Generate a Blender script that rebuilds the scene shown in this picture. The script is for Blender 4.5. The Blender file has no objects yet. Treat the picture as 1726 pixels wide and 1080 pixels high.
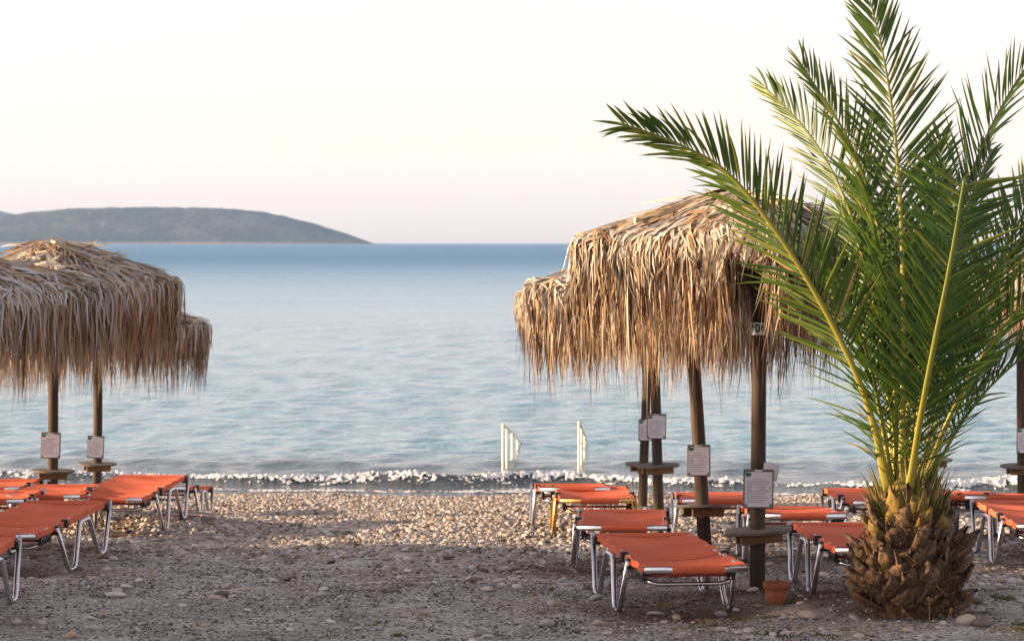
import bpy, bmesh, math, random
import numpy as np
from mathutils import Vector, Matrix, noise as mnoise

# ------------------------------------------------------------------ camera, sky, sun, exposure
SC = bpy.context.scene
C = SC.collection
R = math.radians
CAMH = 2.2                       # metres above the ground under the near parasol
F = 100.0 / 36.0 * 1726          # focal length in photograph pixels
CX, HY = 863.0, 408.0            # principal column and eye-level row of the photograph

cam_d = bpy.data.cameras.new('camera')
cam = bpy.data.objects.new('camera', cam_d)
C.objects.link(cam)
SC.camera = cam
cam.location = (0, 0, CAMH)
cam.rotation_euler = (R(90), 0, 0)
cam_d.lens = 100.0
cam_d.sensor_width = 36.0
cam_d.shift_y = -(540 - HY) / 1726.0
cam_d.clip_start = 0.1
cam_d.clip_end = 40000
cam_d.dof.use_dof = True
cam_d.dof.focus_distance = 17.3
cam_d.dof.aperture_fstop = 6.3

SUN_EL, SUN_TH = 11.0, 2.0        # elevation; degrees towards the camera from due left
s_dir = Vector((-math.cos(R(SUN_TH)) * math.cos(R(SUN_EL)), -math.sin(R(SUN_TH)) * math.cos(R(SUN_EL)), math.sin(R(SUN_EL))))
sun_d = bpy.data.lights.new('sun', 'SUN')
sun_d.energy = 5.0
sun_d.angle = R(0.6)
sun_d.color = (1.0, 0.70, 0.42)
sun = bpy.data.objects.new('sun', sun_d)
C.objects.link(sun)
sun.rotation_euler = s_dir.to_track_quat('Z', 'Y').to_euler()
sun.location = (-60, 0, 30)

W = bpy.data.worlds.new('World')
SC.world = W
W.use_nodes = True
wn, wl = W.node_tree.nodes, W.node_tree.links
sky = wn.new('ShaderNodeTexSky')
sky.sky_type = 'NISHITA'
sky.sun_disc = False
sky.sun_elevation = R(SUN_EL)
sky.sun_rotation = math.atan2(s_dir.x, s_dir.y)
sky.altitude = 0
sky.air_density = 1.0
sky.dust_density = 0.6
sky.ozone_density = 1.0
bg = wn['Background']
bg.inputs[1].default_value = 0.074
hs = wn.new('ShaderNodeHueSaturation'); hs.inputs['Saturation'].default_value = .50
veil = wn.new('ShaderNodeMix'); veil.data_type = 'RGBA'; veil.blend_type = 'ADD'; veil.inputs[0].default_value = 1.0
veil.inputs[7].default_value = (1.27, 1.15, 1.08, 1)      # even cream light added over the whole sky to whiten it
wl.new(sky.outputs[0], hs.inputs['Color']); tint = wn.new('ShaderNodeMix'); tint.data_type = 'RGBA'; tint.blend_type = 'MULTIPLY'; tint.inputs[0].default_value = 1.0
tint.inputs[7].default_value = (1.17, .96, .99, 1)
wl.new(hs.outputs[0], tint.inputs[6]); wl.new(tint.outputs[2], veil.inputs[6]); wl.new(veil.outputs[2], bg.inputs[0])

SC.view_settings.view_transform = 'Standard'
SC.view_settings.look = 'None'
SC.view_settings.gamma = 1.0
SC.view_settings.use_curve_mapping = False
SC.view_settings.exposure = 1.58
SC.render.engine = 'CYCLES'
SC.cycles.use_denoising = True
SC.cycles.max_bounces = 6
SC.cycles.transparent_max_bounces = 8
SC.cycles.volume_bounces = 0
SC.cycles.caustics_reflective = False
SC.cycles.caustics_refractive = False

rng = np.random.default_rng(11)
random.seed(11)

# ------------------------------------------------------------------ helpers
def px(x, y, d):
    return Vector(((x - CX) * d / F, d, CAMH - (y - HY) * d / F))

def tag(o, label=None, cat=None, group=None, kind=None):
    if label: o['label'] = label
    if cat: o['category'] = cat
    if group: o['group'] = group
    if kind: o['kind'] = kind
    return o

def empty(name, loc=(0, 0, 0), rot=(0, 0, 0)):
    o = bpy.data.objects.new(name, None)
    o.empty_display_size = 0.1
    o.location = loc
    o.rotation_euler = rot
    C.objects.link(o)
    return o

def obj(name, me, mat=None, parent=None):
    o = bpy.data.objects.new(name, me)
    if mat is not None and len(me.materials) == 0:
        me.materials.append(mat)
    C.objects.link(o)
    if parent is not None:
        o.parent = parent
    return o

def mesh_np(name, V, Fq, attrs=None, smooth=False):
    """V (n,3), Fq list of faces or (m,k) array"""
    me = bpy.data.meshes.new(name)
    if isinstance(Fq, np.ndarray):
        n, m, k = len(V), Fq.shape[0], Fq.shape[1]
        me.vertices.add(n)
        me.vertices.foreach_set('co', np.asarray(V, dtype=np.float32).ravel())
        me.loops.add(m * k)
        me.loops.foreach_set('vertex_index', Fq.astype(np.int32).ravel())
        me.polygons.add(m)
        me.polygons.foreach_set('loop_start', np.arange(0, m * k, k, dtype=np.int32))
        me.update(calc_edges=True)
    else:
        me.from_pydata([tuple(v) for v in V], [], Fq)
        me.update()
    if attrs:
        for k_, a in attrs.items():
            at = me.attributes.new(k_, 'FLOAT', 'POINT')
            at.data.foreach_set('value', np.asarray(a, dtype=np.float32))
    if smooth:
        me.polygons.foreach_set('use_smooth', np.ones(len(me.polygons), dtype=bool))
    return me

class MB:
    """collects shapes, builds one mesh"""
    def __init__(s):
        s.v, s.f, s.sm = [], [], []
    def add(s, verts, faces, smooth=False):
        b = len(s.v)
        s.v += [tuple(v) for v in verts]
        for f in faces:
            s.f.append([b + i for i in f]); s.sm.append(smooth)
    def box(s, c, size, M=None, bev=0.0):
        x, y, z = [a / 2 for a in size]
        if bev > 0:
            bm = bmesh.new()
            bmesh.ops.create_cube(bm, size=1.0)
            for v in bm.verts: v.co = Vector((v.co.x * size[0], v.co.y * size[1], v.co.z * size[2]))
            bmesh.ops.bevel(bm, geom=bm.edges[:], offset=bev, segments=1, affect='EDGES', profile=0.5)
            bm.verts.index_update()
            vs = [v.co.copy() for v in bm.verts]; fs = [[v.index for v in f.verts] for f in bm.faces]
            bm.free()
        else:
            vs = [Vector((a * x, b * y, c_ * z)) for a in (-1, 1) for b in (-1, 1) for c_ in (-1, 1)]
            fs = [[0, 1, 3, 2], [4, 6, 7, 5], [0, 4, 5, 1], [2, 3, 7, 6], [0, 2, 6, 4], [1, 5, 7, 3]]
        if M is not None: vs = [M @ v for v in vs]
        s.add([Vector(c) + v for v in vs], fs)
    def tube(s, pts, rad, n=8, cap=True, ell=None, ref=None):
        """sweep; rad number or list; ell=(a,b) scales of the section along (ref side, other)"""
        pts = [Vector(p) for p in pts]
        m = len(pts)
        rads = rad if isinstance(rad, (list, tuple, np.ndarray)) else [rad] * m
        T = []
        for i in range(m):
            t = pts[min(i + 1, m - 1)] - pts[max(i - 1, 0)]
            T.append(t.normalized())
        if ref is None:
            ref = Vector((0, 0, 1)) if abs(T[0].z) < 0.9 else Vector((1, 0, 0))
        a = ref - T[0] * ref.dot(T[0]); a.normalize()
        vs = []
        ea, eb = ell or (1, 1)
        for i in range(m):
            a = a - T[i] * a.dot(T[i]); a.normalize()
            b = T[i].cross(a)
            for k in range(n):
                th = 2 * math.pi * (k + 0.5) / n
                ca, sb = math.cos(th), math.sin(th)
                if ell:   # rounded rectangle
                    ca = math.copysign(abs(ca) ** 0.6, ca); sb = math.copysign(abs(sb) ** 0.6, sb)
                vs.append(pts[i] + (a * ca * ea + b * sb * eb) * rads[i])
        fs = []
        for i in range(m - 1):
            for k in range(n):
                k2 = (k + 1) % n
                fs.append([i * n + k, i * n + k2, (i + 1) * n + k2, (i + 1) * n + k])
        if cap:
            fs.append(list(range(n))[::-1]); fs.append([(m - 1) * n + k for k in range(n)])
        s.add(vs, fs, True)
    def disc(s, c, r, th, n=40, M=None, wob=0):
        vs, fs = [], []
        for z, rr in ((-th / 2, r * 0.985), (-th / 2 + th * .2, r), (th / 2 - th * .2, r), (th / 2, r * 0.985)):
            for k in range(n):
                a = 2 * math.pi * k / n
                vs.append(Vector((rr * math.cos(a), rr * math.sin(a), z)))
        for i in range(3):
            for k in range(n):
                k2 = (k + 1) % n
                fs.append([i * n + k, i * n + k2, (i + 1) * n + k2, (i + 1) * n + k])
        fs.append(list(range(n))[::-1]); fs.append([3 * n + k for k in range(n)])
        if M is not None: vs = [M @ v for v in vs]
        s.add([Vector(c) + v for v in vs], fs)
    def build(s, name, mat=None, parent=None):
        me = mesh_np(name, s.v, s.f)
        me.polygons.foreach_set('use_smooth', np.array(s.sm, dtype=bool))
        return obj(name, me, mat, parent)

def rounded(pts, r, seg=4):
    """polyline with rounded corners"""
    pts = [Vector(p) for p in pts]
    out = [pts[0]]
    for i in range(1, len(pts) - 1):
        a, b, c = pts[i - 1], pts[i], pts[i + 1]
        u = (a - b); v = (c - b)
        q = min(r, u.length * .45, v.length * .45)
        p0 = b + u.normalized() * q; p1 = b + v.normalized() * q
        for k in range(seg + 1):
            t = k / seg
            out.append(p0 * (1 - t) ** 2 + b * 2 * t * (1 - t) + p1 * t * t)
    out.append(pts[-1])
    return out

def catmull(P, n):
    P = [Vector(p) for p in P]
    Q = [P[0] * 2 - P[1]] + P + [P[-1] * 2 - P[-2]]
    out = []
    m = len(P) - 1
    for i in range(n):
        u = i / (n - 1) * m
        k = min(int(u), m - 1); t = u - k
        a, b, c, d = Q[k], Q[k + 1], Q[k + 2], Q[k + 3]
        out.append(0.5 * ((2 * b) + (c - a) * t + (2 * a - 5 * b + 4 * c - d) * t * t + (3 * b - a - 3 * c + d) * t ** 3))
    return out

def ribbons(P, Wd, S, fold=None):
    """P (N,K,3) centre lines, Wd (N,K) half widths, S (N,K,3) side vectors -> verts, quads ; fold: (N,K,3) lift of edges (V section)"""
    N, K, _ = P.shape
    L = P - S * Wd[..., None]; Rr = P + S * Wd[..., None]
    if fold is None:
        V = np.stack([L, Rr], axis=2).reshape(-1, 3)
        i = np.arange(N)[:, None] * (K * 2) + np.arange(K - 1)[None, :] * 2
        Fq = np.stack([i, i + 1, i + 3, i + 2], axis=-1).reshape(-1, 4)
        return V, Fq, 2 * K
    L = L + fold; Rr = Rr + fold
    V = np.stack([L, P, Rr], axis=2).reshape(-1, 3)
    i = np.arange(N)[:, None] * (K * 3) + np.arange(K - 1)[None, :] * 3
    Fq = np.concatenate([np.stack([i, i + 1, i + 4, i + 3], axis=-1).reshape(-1, 4),
                         np.stack([i + 1, i + 2, i + 5, i + 4], axis=-1).reshape(-1, 4)])
    return V, Fq, 3 * K

def nrm(a):
    return a / np.maximum(np.linalg.norm(a, axis=-1, keepdims=True), 1e-9)

# ------------------------------------------------------------------ materials
def new_mat(name):
    m = bpy.data.materials.new(name)
    m.use_nodes = True
    nt = m.node_tree
    return m, nt.nodes, nt.links, nt.nodes['Principled BSDF']

def ramp(nodes, stops, interp='LINEAR'):
    r = nodes.new('ShaderNodeValToRGB')
    r.color_ramp.interpolation = interp
    e = r.color_ramp.elements
    while len(e) < len(stops): e.new(0.5)
    for k, (p, c) in enumerate(stops):
        e[k].position = p
        e[k].color = (*c, 1) if len(c) == 3 else c
    return r

def noise_node(nodes, links, scale, detail=4, rough=0.55, coord=None, vec_scale=None, kind='Object'):
    t = nodes.new('ShaderNodeTexNoise')
    t.inputs['Scale'].default_value = scale
    t.inputs['Detail'].default_value = detail
    t.inputs['Roughness'].default_value = rough
    tc = nodes.new('ShaderNodeTexCoord')
    src = tc.outputs[kind]
    if vec_scale:
        mp = nodes.new('ShaderNodeMapping')
        mp.inputs['Scale'].default_value = vec_scale
        links.new(src, mp.inputs[0]); src = mp.outputs[0]
    links.new(src, t.inputs['Vector'])
    return t

def bump(nodes, links, bsdf, height, strength, dist):
    b = nodes.new('ShaderNodeBump')
    b.inputs['Strength'].default_value = strength
    b.inputs['Distance'].default_value = dist
    links.new(height, b.inputs['Height'])
    links.new(b.outputs[0], bsdf.inputs['Normal'])
    return b

def simple_mat(name, col, rough=0.6, metal=0.0, var=0.12, scale=12, bstr=0.0, bdist=0.002, vec=None, spec=0.5):
    m, n, l, p = new_mat(name)
    t = noise_node(n, l, scale, 5, 0.6, vec_scale=vec)
    r = ramp(n, [(0.3, tuple(c * (1 - var) for c in col)), (0.7, tuple(min(1, c * (1 + var)) for c in col))])
    l.new(t.outputs[0], r.inputs[0]); l.new(r.outputs[0], p.inputs['Base Color'])
    p.inputs['Roughness'].default_value = rough
    p.inputs['Metallic'].default_value = metal
    p.inputs['Specular IOR Level'].default_value = spec
    if bstr: bump(n, l, p, t.outputs[0], bstr, bdist)
    return m

M = {}
M['alu'] = simple_mat('brushed_aluminium', (.66, .67, .70), .30, 1.0, .10, 30)
M['bronze'] = simple_mat('bronze_anodised', (.62, .38, .13), .34, 1.0, .15, 30)
M['black'] = simple_mat('black_plastic', (.012, .012, .013), .45, 0, .2, 20)
M['board'] = simple_mat('board_back', (.10, .085, .075), .6, 0, .25, 25)
M['paper'] = simple_mat('printed_paper', (.60, .60, .66), .55, 0, .04, 15)
M['ink'] = simple_mat('grey_ink', (.20, .19, .22), .7, 0, .1, 15)
M['leafprint'] = simple_mat('green_print', (.02, .13, .08), .6, 0, .1, 15)
M['plate'] = simple_mat('white_plate', (.68, .70, .68), .45, 0, .06, 8)
M['tealprint'] = simple_mat('teal_print', (.01, .07, .08), .5, 0, .05, 8)
M['post'] = simple_mat('painted_post', (.80, .74, .60), .4, 0, .08, 8)
M['red_cord'] = simple_mat('red_strap', (.42, .08, .05), .7, 0, .1, 10)

# sling fabric
m, n, l, p = new_mat('orange_sling'); M['sling'] = m
t = noise_node(n, l, 3, 5, .6, vec_scale=(1, .35, 1)); r = ramp(n, [(.25, (.50, .105, .050)), (.75, (.62, .145, .072))])
l.new(t.outputs[0], r.inputs[0]); l.new(r.outputs[0], p.inputs['Base Color'])
p.inputs['Roughness'].default_value = .8
p.inputs['Specular IOR Level'].default_value = .12
t2 = noise_node(n, l, 6, 3, .5, vec_scale=(1, 3.5, 1)); bump(n, l, p, t2.outputs[0], .5, .012)
t3 = noise_node(n, l, 4.5, 6, .65, vec_scale=(.5, 3.0, 1)); t4 = noise_node(n, l, 1.6, 4, .6)
r3 = ramp(n, [(.30, (.80, .76, .74)), (.55, (1, 1, 1)), (.78, (1.10, 1.16, 1.22))]); l.new(t3.outputs[0], r3.inputs[0])
mxa = n.new('ShaderNodeMix'); mxa.data_type = 'RGBA'; mxa.blend_type = 'MULTIPLY'; mxa.inputs[0].default_value = .8
l.new(r.outputs[0], mxa.inputs[6]); l.new(r3.outputs[0], mxa.inputs[7]); tco = n.new('ShaderNodeTexCoord'); sx_ = n.new('ShaderNodeSeparateXYZ'); l.new(tco.outputs['Object'], sx_.inputs[0])
seam = None
for yy in (.075, .735, 1.845):
    cm = n.new('ShaderNodeMath'); cm.operation = 'COMPARE'; cm.inputs[1].default_value = yy; cm.inputs[2].default_value = .006
    l.new(sx_.outputs['Y'], cm.inputs[0])
    if seam is None: seam = cm
    else:
        ad_ = n.new('ShaderNodeMath'); ad_.operation = 'ADD'; l.new(seam.outputs[0], ad_.inputs[0]); l.new(cm.outputs[0], ad_.inputs[1]); seam = ad_
mxs = n.new('ShaderNodeMix'); mxs.data_type = 'RGBA'; mxs.inputs[7].default_value = (.26, .035, .015, 1)
l.new(seam.outputs[0], mxs.inputs[0]); l.new(mxa.outputs[2], mxs.inputs[6]); l.new(mxs.outputs[2], p.inputs['Base Color'])

# terracotta
M['terracotta'] = simple_mat('terracotta', (.33, .10, .045), .8, 0, .22, 9, .3, .004)

# weathered pole wood
def wood(name, dark, light, vs, bs=.5):
    m, n, l, p = new_mat(name)
    t = noise_node(n, l, 6, 8, .65, vec_scale=vs); t2 = noise_node(n, l, 2.2, 3, .5)
    r = ramp(n, [(.3, dark), (.72, light)])
    mx = n.new('ShaderNodeMath'); mx.operation = 'MULTIPLY_ADD'; mx.inputs[1].default_value = .35
    l.new(t2.outputs[0], mx.inputs[0]); 
    ad = n.new('ShaderNodeMath'); ad.operation = 'SUBTRACT'; ad.inputs[1].default_value = .17
    l.new(t.outputs[0], mx.inputs[2]); l.new(mx.outputs[0], ad.inputs[0])
    l.new(ad.outputs[0], r.inputs[0]); l.new(r.outputs[0], p.inputs['Base Color'])
    p.inputs['Roughness'].default_value = .85
    bump(n, l, p, t.outputs[0], bs, .006)
    return m
M['pole'] = wood('weathered_pole', (.012, .008, .005), (.085, .054, .033), (4.5, 4.5, .28), .8)
M['tabletop'] = wood('weathered_board', (.06, .050, .042), (.17, .145, .125), (.5, 5, 5))
M['bracket'] = wood('raw_timber', (.10, .055, .022), (.28, .16, .07), (.6, 5, 5))

def strip_mat(name, stops, trans=.3, rough=.65, attr='tint', spec=.25):
    m, n, l, p = new_mat(name)
    a = n.new('ShaderNodeAttribute'); a.attribute_name = attr
    r = ramp(n, stops)
    l.new(a.outputs['Fac'], r.inputs[0]); l.new(r.outputs[0], p.inputs['Base Color'])
    p.inputs['Roughness'].default_value = rough
    p.inputs['Specular IOR Level'].default_value = spec
    if trans:
        tr = n.new('ShaderNodeBsdfTranslucent'); l.new(r.outputs[0], tr.inputs[0])
        mx = n.new('ShaderNodeMixShader'); mx.inputs[0].default_value = trans
        out = n['Material Output']
        l.new(p.outputs[0], mx.inputs[1]); l.new(tr.outputs[0], mx.inputs[2]); l.new(mx.outputs[0], out.inputs[0])
    return m
M['thatch'] = strip_mat('dried_palm_thatch', [(0, (.55, .54, .53)), (.28, (.50, .44, .35)), (.52, (.40, .27, .15)), (.74, (.20, .095, .042)), (1, (.05, .026, .013))], .25)
M['mat'] = simple_mat('roof_blocker', (.13, .075, .035), .9, 0, .5, 14, .6, .02)
M['leaf'] = strip_mat('palm_leaflet', [(0, (.026, .075, .010)), (.5, (.078, .145, .015)), (.85, (.21, .22, .028)), (1, (.36, .26, .08))], .36, .40, spec=.5)
M['rachis'] = strip_mat('frond_stalk', [(0, (.30, .26, .035)), (.5, (.21, .21, .032)), (1, (.11, .15, .025))], 0, .45, spec=.4)
M['fibre'] = strip_mat('trunk_fibre', [(0, (.05, .028, .014)), (.6, (.13, .07, .03)), (1, (.30, .19, .09))], .1, .85)
M['drygrass'] = strip_mat('weed_blades', [(0, (.06, .10, .015)), (.5, (.14, .15, .03)), (1, (.36, .26, .12))], .3, .7)
M['treeleaf'] = strip_mat('tree_leaf', [(0, (.03, .06, .02)), (1, (.08, .12, .04))], .2, .6)
M['bark'] = simple_mat('tree_bark', (.10, .07, .05), .9, 0, .3, 10, .6, .02)
# leaf-base stubs : brown husk, some still green near the base
m, n, l, p = new_mat('leaf_base'); M['stub'] = m
a = n.new('ShaderNodeAttribute'); a.attribute_name = 'tint'
t = noise_node(n, l, 9, 6, .65, vec_scale=(5, 5, .8))
r1 = ramp(n, [(.32, (.025, .014, .008)), (.46, (.075, .043, .022)), (.70, (.25, .145, .068))])
r2 = ramp(n, [(.3, (.09, .13, .012)), (.7, (.36, .17, .03))])
mx = n.new('ShaderNodeMix'); mx.data_type = 'RGBA'
l.new(t.outputs[0], r1.inputs[0]); l.new(t.outputs[0], r2.inputs[0]); l.new(a.outputs['Fac'], mx.inputs[0])
l.new(r1.outputs[0], mx.inputs[6]); l.new(r2.outputs[0], mx.inputs[7]); l.new(mx.outputs[2], p.inputs['Base Color'])
p.inputs['Roughness'].default_value = .75
bump(n, l, p, t.outputs[0], .8, .01)

# pebbles
def pebble_mat(name, stops):
    m, n, l, p = new_mat(name)
    oi = n.new('ShaderNodeObjectInfo')
    r = ramp(n, stops)
    l.new(oi.outputs['Random'], r.inputs[0])
    t = noise_node(n, l, 2.2, 5, .65)
    mx = n.new('ShaderNodeMix'); mx.data_type = 'RGBA'; mx.blend_type = 'MULTIPLY'; mx.inputs[0].default_value = .55
    r2 = ramp(n, [(.3, (.5, .47, .45)), (.65, (1, 1, 1))])
    l.new(t.outputs[0], r2.inputs[0]); l.new(r.outputs[0], mx.inputs[6]); l.new(r2.outputs[0], mx.inputs[7])
    l.new(mx.outputs[2], p.inputs['Base Color'])
    p.inputs['Roughness'].default_value = .85
    p.inputs['Specular IOR Level'].default_value = .12
    return m
M['pebble'] = pebble_mat('beach_pebble', [(0, (.11, .09, .075)), (.14, (.20, .165, .135)), (.28, (.32, .29, .265)), (.45, (.40, .38, .365)), (.62, (.40, .31, .23)), (.82, (.48, .46, .44)), (1, (.62, .59, .56))])
M['grit'] = pebble_mat('beach_grit', [(0, (.07, .058, .048)), (.3, (.20, .175, .15)), (.6, (.33, .305, .28)), (.88, (.45, .43, .41)), (1, (.62, .60, .58))])

# ground
m, n, l, p = new_mat('beach_ground'); M['ground'] = m
t1 = noise_node(n, l, 1.3, 6, .6); t2 = noise_node(n, l, 38, 6, .7); t3 = noise_node(n, l, 130, 3, .6)
r1 = ramp(n, [(.3, (.18, .155, .132)), (.5, (.32, .298, .275)), (.7, (.44, .425, .41))])
l.new(t1.outputs[0], r1.inputs[0])
r2 = ramp(n, [(.34, (.30, .28, .26)), (.5, (.95, .95, .95)), (.66, (1.9, 1.9, 1.9))])
l.new(t2.outputs[0], r2.inputs[0])
mx = n.new('ShaderNodeMix'); mx.data_type = 'RGBA'; mx.blend_type = 'MULTIPLY'; mx.inputs[0].default_value = .85
l.new(r1.outputs[0], mx.inputs[6]); l.new(r2.outputs[0], mx.inputs[7])
a = n.new('ShaderNodeAttribute'); a.attribute_name = 'soil'
mx2 = n.new('ShaderNodeMix'); mx2.data_type = 'RGBA'
rs = ramp(n, [(.3, (.075, .040, .027)), (.7, (.19, .105, .072))]); l.new(t2.outputs[0], rs.inputs[0])
l.new(a.outputs['Fac'], mx2.inputs[0]); l.new(mx.outputs[2], mx2.inputs[6]); l.new(rs.outputs[0], mx2.inputs[7])
aw = n.new('ShaderNodeAttribute'); aw.attribute_name = 'wet'
mx3 = n.new('ShaderNodeMix'); mx3.data_type = 'RGBA'
l.new(aw.outputs['Fac'], mx3.inputs[0]); l.new(mx2.outputs[2], mx3.inputs[6]); mx3.inputs[7].default_value = (.06, .052, .046, 1)
l.new(mx3.outputs[2], p.inputs['Base Color'])
rr = n.new('ShaderNodeMapRange'); rr.inputs[3].default_value = .9; rr.inputs[4].default_value = .18
l.new(aw.outputs['Fac'], rr.inputs[0]); l.new(rr.outputs[0], p.inputs['Roughness'])
p.inputs['Specular IOR Level'].default_value = .15
ad = n.new('ShaderNodeMath'); ad.operation = 'MULTIPLY_ADD'; ad.inputs[1].default_value = .4
l.new(t3.outputs[0], ad.inputs[0]); l.new(t2.outputs[0], ad.inputs[2])
bump(n, l, p, ad.outputs[0], .9, .02)

# water
m, n, l, p = new_mat('sea_water'); M['water'] = m
zn = n.new('ShaderNodeAttribute'); zn.attribute_name = 'zone'      # silty at the break, shallows with sky reflection painted in, deep blue offshore
zr = ramp(n, [(0, (.05, .068, .075)), (.012, (.07, .11, .13)), (.05, (.15, .30, .37)), (.3, (.15, .32, .42)), (.55, (.095, .27, .41)), (.85, (.060, .21, .37)), (1, (.050, .19, .35))])
l.new(zn.outputs['Fac'], zr.inputs[0]); l.new(zr.outputs[0], p.inputs['Base Color'])
p.inputs['Roughness'].default_value = .12
p.inputs['IOR'].default_value = 1.33
tA = noise_node(n, l, 2.6, 5, .6, vec_scale=(.7, 1, 1))
tB = noise_node(n, l, .5, 6, .65, vec_scale=(.5, 1, 1))
tC = noise_node(n, l, .06, 7, .66, vec_scale=(.45, 1, 1))
b1 = n.new('ShaderNodeBump'); b1.inputs['Strength'].default_value = 1; b1.inputs['Distance'].default_value = .085
b2 = n.new('ShaderNodeBump'); b2.inputs['Strength'].default_value = 1; b2.inputs['Distance'].default_value = .55
b3 = n.new('ShaderNodeBump'); b3.inputs['Strength'].default_value = 1; b3.inputs['Distance'].default_value = 3.0
sea_far = n.new('ShaderNodeAttribute'); sea_far.attribute_name = 'chop'     # wind chop grows offshore, the cove is calmer
l.new(sea_far.outputs['Fac'], b2.inputs['Strength']); l.new(sea_far.outputs['Fac'], b3.inputs['Strength'])
wr = n.new('ShaderNodeMapRange'); wr.inputs[3].default_value = .05; wr.inputs[4].default_value = .42
l.new(sea_far.outputs['Fac'], wr.inputs[0]); l.new(wr.outputs[0], p.inputs['Roughness'])
l.new(tA.outputs[0], b1.inputs['Height']); l.new(tB.outputs[0], b2.inputs['Height']); l.new(tC.outputs[0], b3.inputs['Height'])
l.new(b1.outputs[0], b2.inputs['Normal']); l.new(b2.outputs[0], b3.inputs['Normal']); l.new(b3.outputs[0], p.inputs['Normal'])
M['foam'] = simple_mat('sea_foam', (.70, .71, .72), .7, 0, .20, 22, .8, .02)

# island scrub
m, n, l, p = new_mat('island_scrub'); M['island'] = m
t1 = noise_node(n, l, .011, 9, .68); t2 = noise_node(n, l, .09, 4, .6)
r = ramp(n, [(.33, (.012, .019, .017)), (.5, (.022, .028, .024)), (.64, (.085, .078, .060))])  # scrub tones darkened for slope shade, pale patches stand in for ridge shading
ad = n.new('ShaderNodeMath'); ad.operation = 'MULTIPLY_ADD'; ad.inputs[1].default_value = .5
sb = n.new('ShaderNodeMath'); sb.operation = 'SUBTRACT'; sb.inputs[1].default_value = .25
l.new(t2.outputs[0], ad.inputs[0]); l.new(t1.outputs[0], ad.inputs[2]); l.new(ad.outputs[0], sb.inputs[0]); l.new(sb.outputs[0], r.inputs[0])
a = n.new('ShaderNodeAttribute'); a.attribute_name = 'rock'
mx = n.new('ShaderNodeMix'); mx.data_type = 'RGBA'; mx.inputs[7].default_value = (.42, .36, .29, 1)
l.new(a.outputs['Fac'], mx.inputs[0]); l.new(r.outputs[0], mx.inputs[6]); l.new(mx.outputs[2], p.inputs['Base Color'])
p.inputs['Roughness'].default_value = .95
bump(n, l, p, t2.outputs[0], .5, 4)

# ------------------------------------------------------------------ ground
GD = [-60, 0, 12, 18, 21, 24, 27.4, 31, 34, 37, 40, 50, 80]
GZ = [.3, .03, .0, 0, -.13, -.26, -.43, -.69, -.87, -1.05, -1.3, -2.2, -4]
SEA = -.985
def zbase(y):
    return np.interp(y, GD, GZ)
SOIL = [(1.0, 17.0, .9, .75, -.03), (.45, 19.6, .8, .9, .02), (-3.4, 19.8, .8, .8, -.05), (1.9, 17.3, .6, .8, .03), (-3.5, 21.7, 1.0, .9, .06),
        (2.2, 20.5, 1.0, .9, .03), (1.45, 17.75, .5, .35, .03), (-3.1, 23.7, .7, .6, -.03), (-3.0, 25.5, .8, .7, .085), (3.4, 19.6, .8, .8, .02), (2.35, 16.7, .62, .6, .05), (1.5, 21.3, .8, .7, .02), (4.2, 21.5, .7, .9, .03)]
def ground_z(x, y, full=False):
    x = np.asarray(x, float); y = np.asarray(y, float)
    z = zbase(y)
    z = z + .022 * np.sin(1.3 * x + .7 * y) * np.sin(.9 * y - .4 * x + 1) + .014 * np.sin(2.9 * x - 1.7 * y + 2) * np.sin(2.1 * y + .6) \
          + .008 * np.sin(6.1 * x + 3.3 * y) * np.sin(5.3 * y - 2.2 * x)
    soil = np.zeros_like(z)
    for (sx, sy, rx, ry, h) in SOIL:
        q = ((x - sx) / rx) ** 2 + ((y - sy) / ry) ** 2
        g = np.exp(-q * 1.4)
        z = z + h * g
        soil = np.maximum(soil, g)
    if full: return z, soil
    return z
def gz(x, y): return float(ground_z(x, y))

ys = np.concatenate([np.array([-40, -25, -12, -4, 4, 9, 12.5]), np.arange(14.5, 24, .06), np.arange(24, 38.5, .10), np.array([39, 40, 42, 46, 52, 60])])
xs = np.concatenate([np.array([-70, -45, -30, -20, -14, -10]), np.arange(-7.5, 7.5, .065), np.array([8, 10, 14, 20, 30, 45, 70])])
X, Y = np.meshgrid(xs, ys)
Z, soil = ground_z(X, Y, True)
for (k, a) in ((9.0, .006), (17.0, .004)):
    Z = Z + a * np.sin(k * X + 2.1 * np.sin(.6 * k * Y)) * np.sin(k * .8 * Y + 1.7 * np.sin(.7 * k * X))
soil = np.clip(soil * 1.5 - .35 + .5 * np.sin(5 * X + 3 * np.sin(2.3 * Y)) * np.sin(6 * Y + 2 * np.sin(1.9 * X)) * soil, 0, 1) * .95
shore = 36.1 - .13 * X
wet = np.clip((Y - (shore - 1.3 + .25 * np.sin(1.1 * X + 1))) / .5, 0, 1)
nx, ny = len(xs), len(ys)
i = (np.arange(ny - 1)[:, None] * nx + np.arange(nx - 1)[None, :])
Fq = np.stack([i, i + 1, i + nx + 1, i + nx], -1).reshape(-1, 4)
ground = obj('ground', mesh_np('ground', np.stack([X, Y, Z], -1).reshape(-1, 3), Fq, {'soil': soil.ravel(), 'wet': wet.ravel()}, True), M['ground'])
tag(ground, 'grey brown pebble and earth beach sloping to the water', None, None, 'structure')

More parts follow.
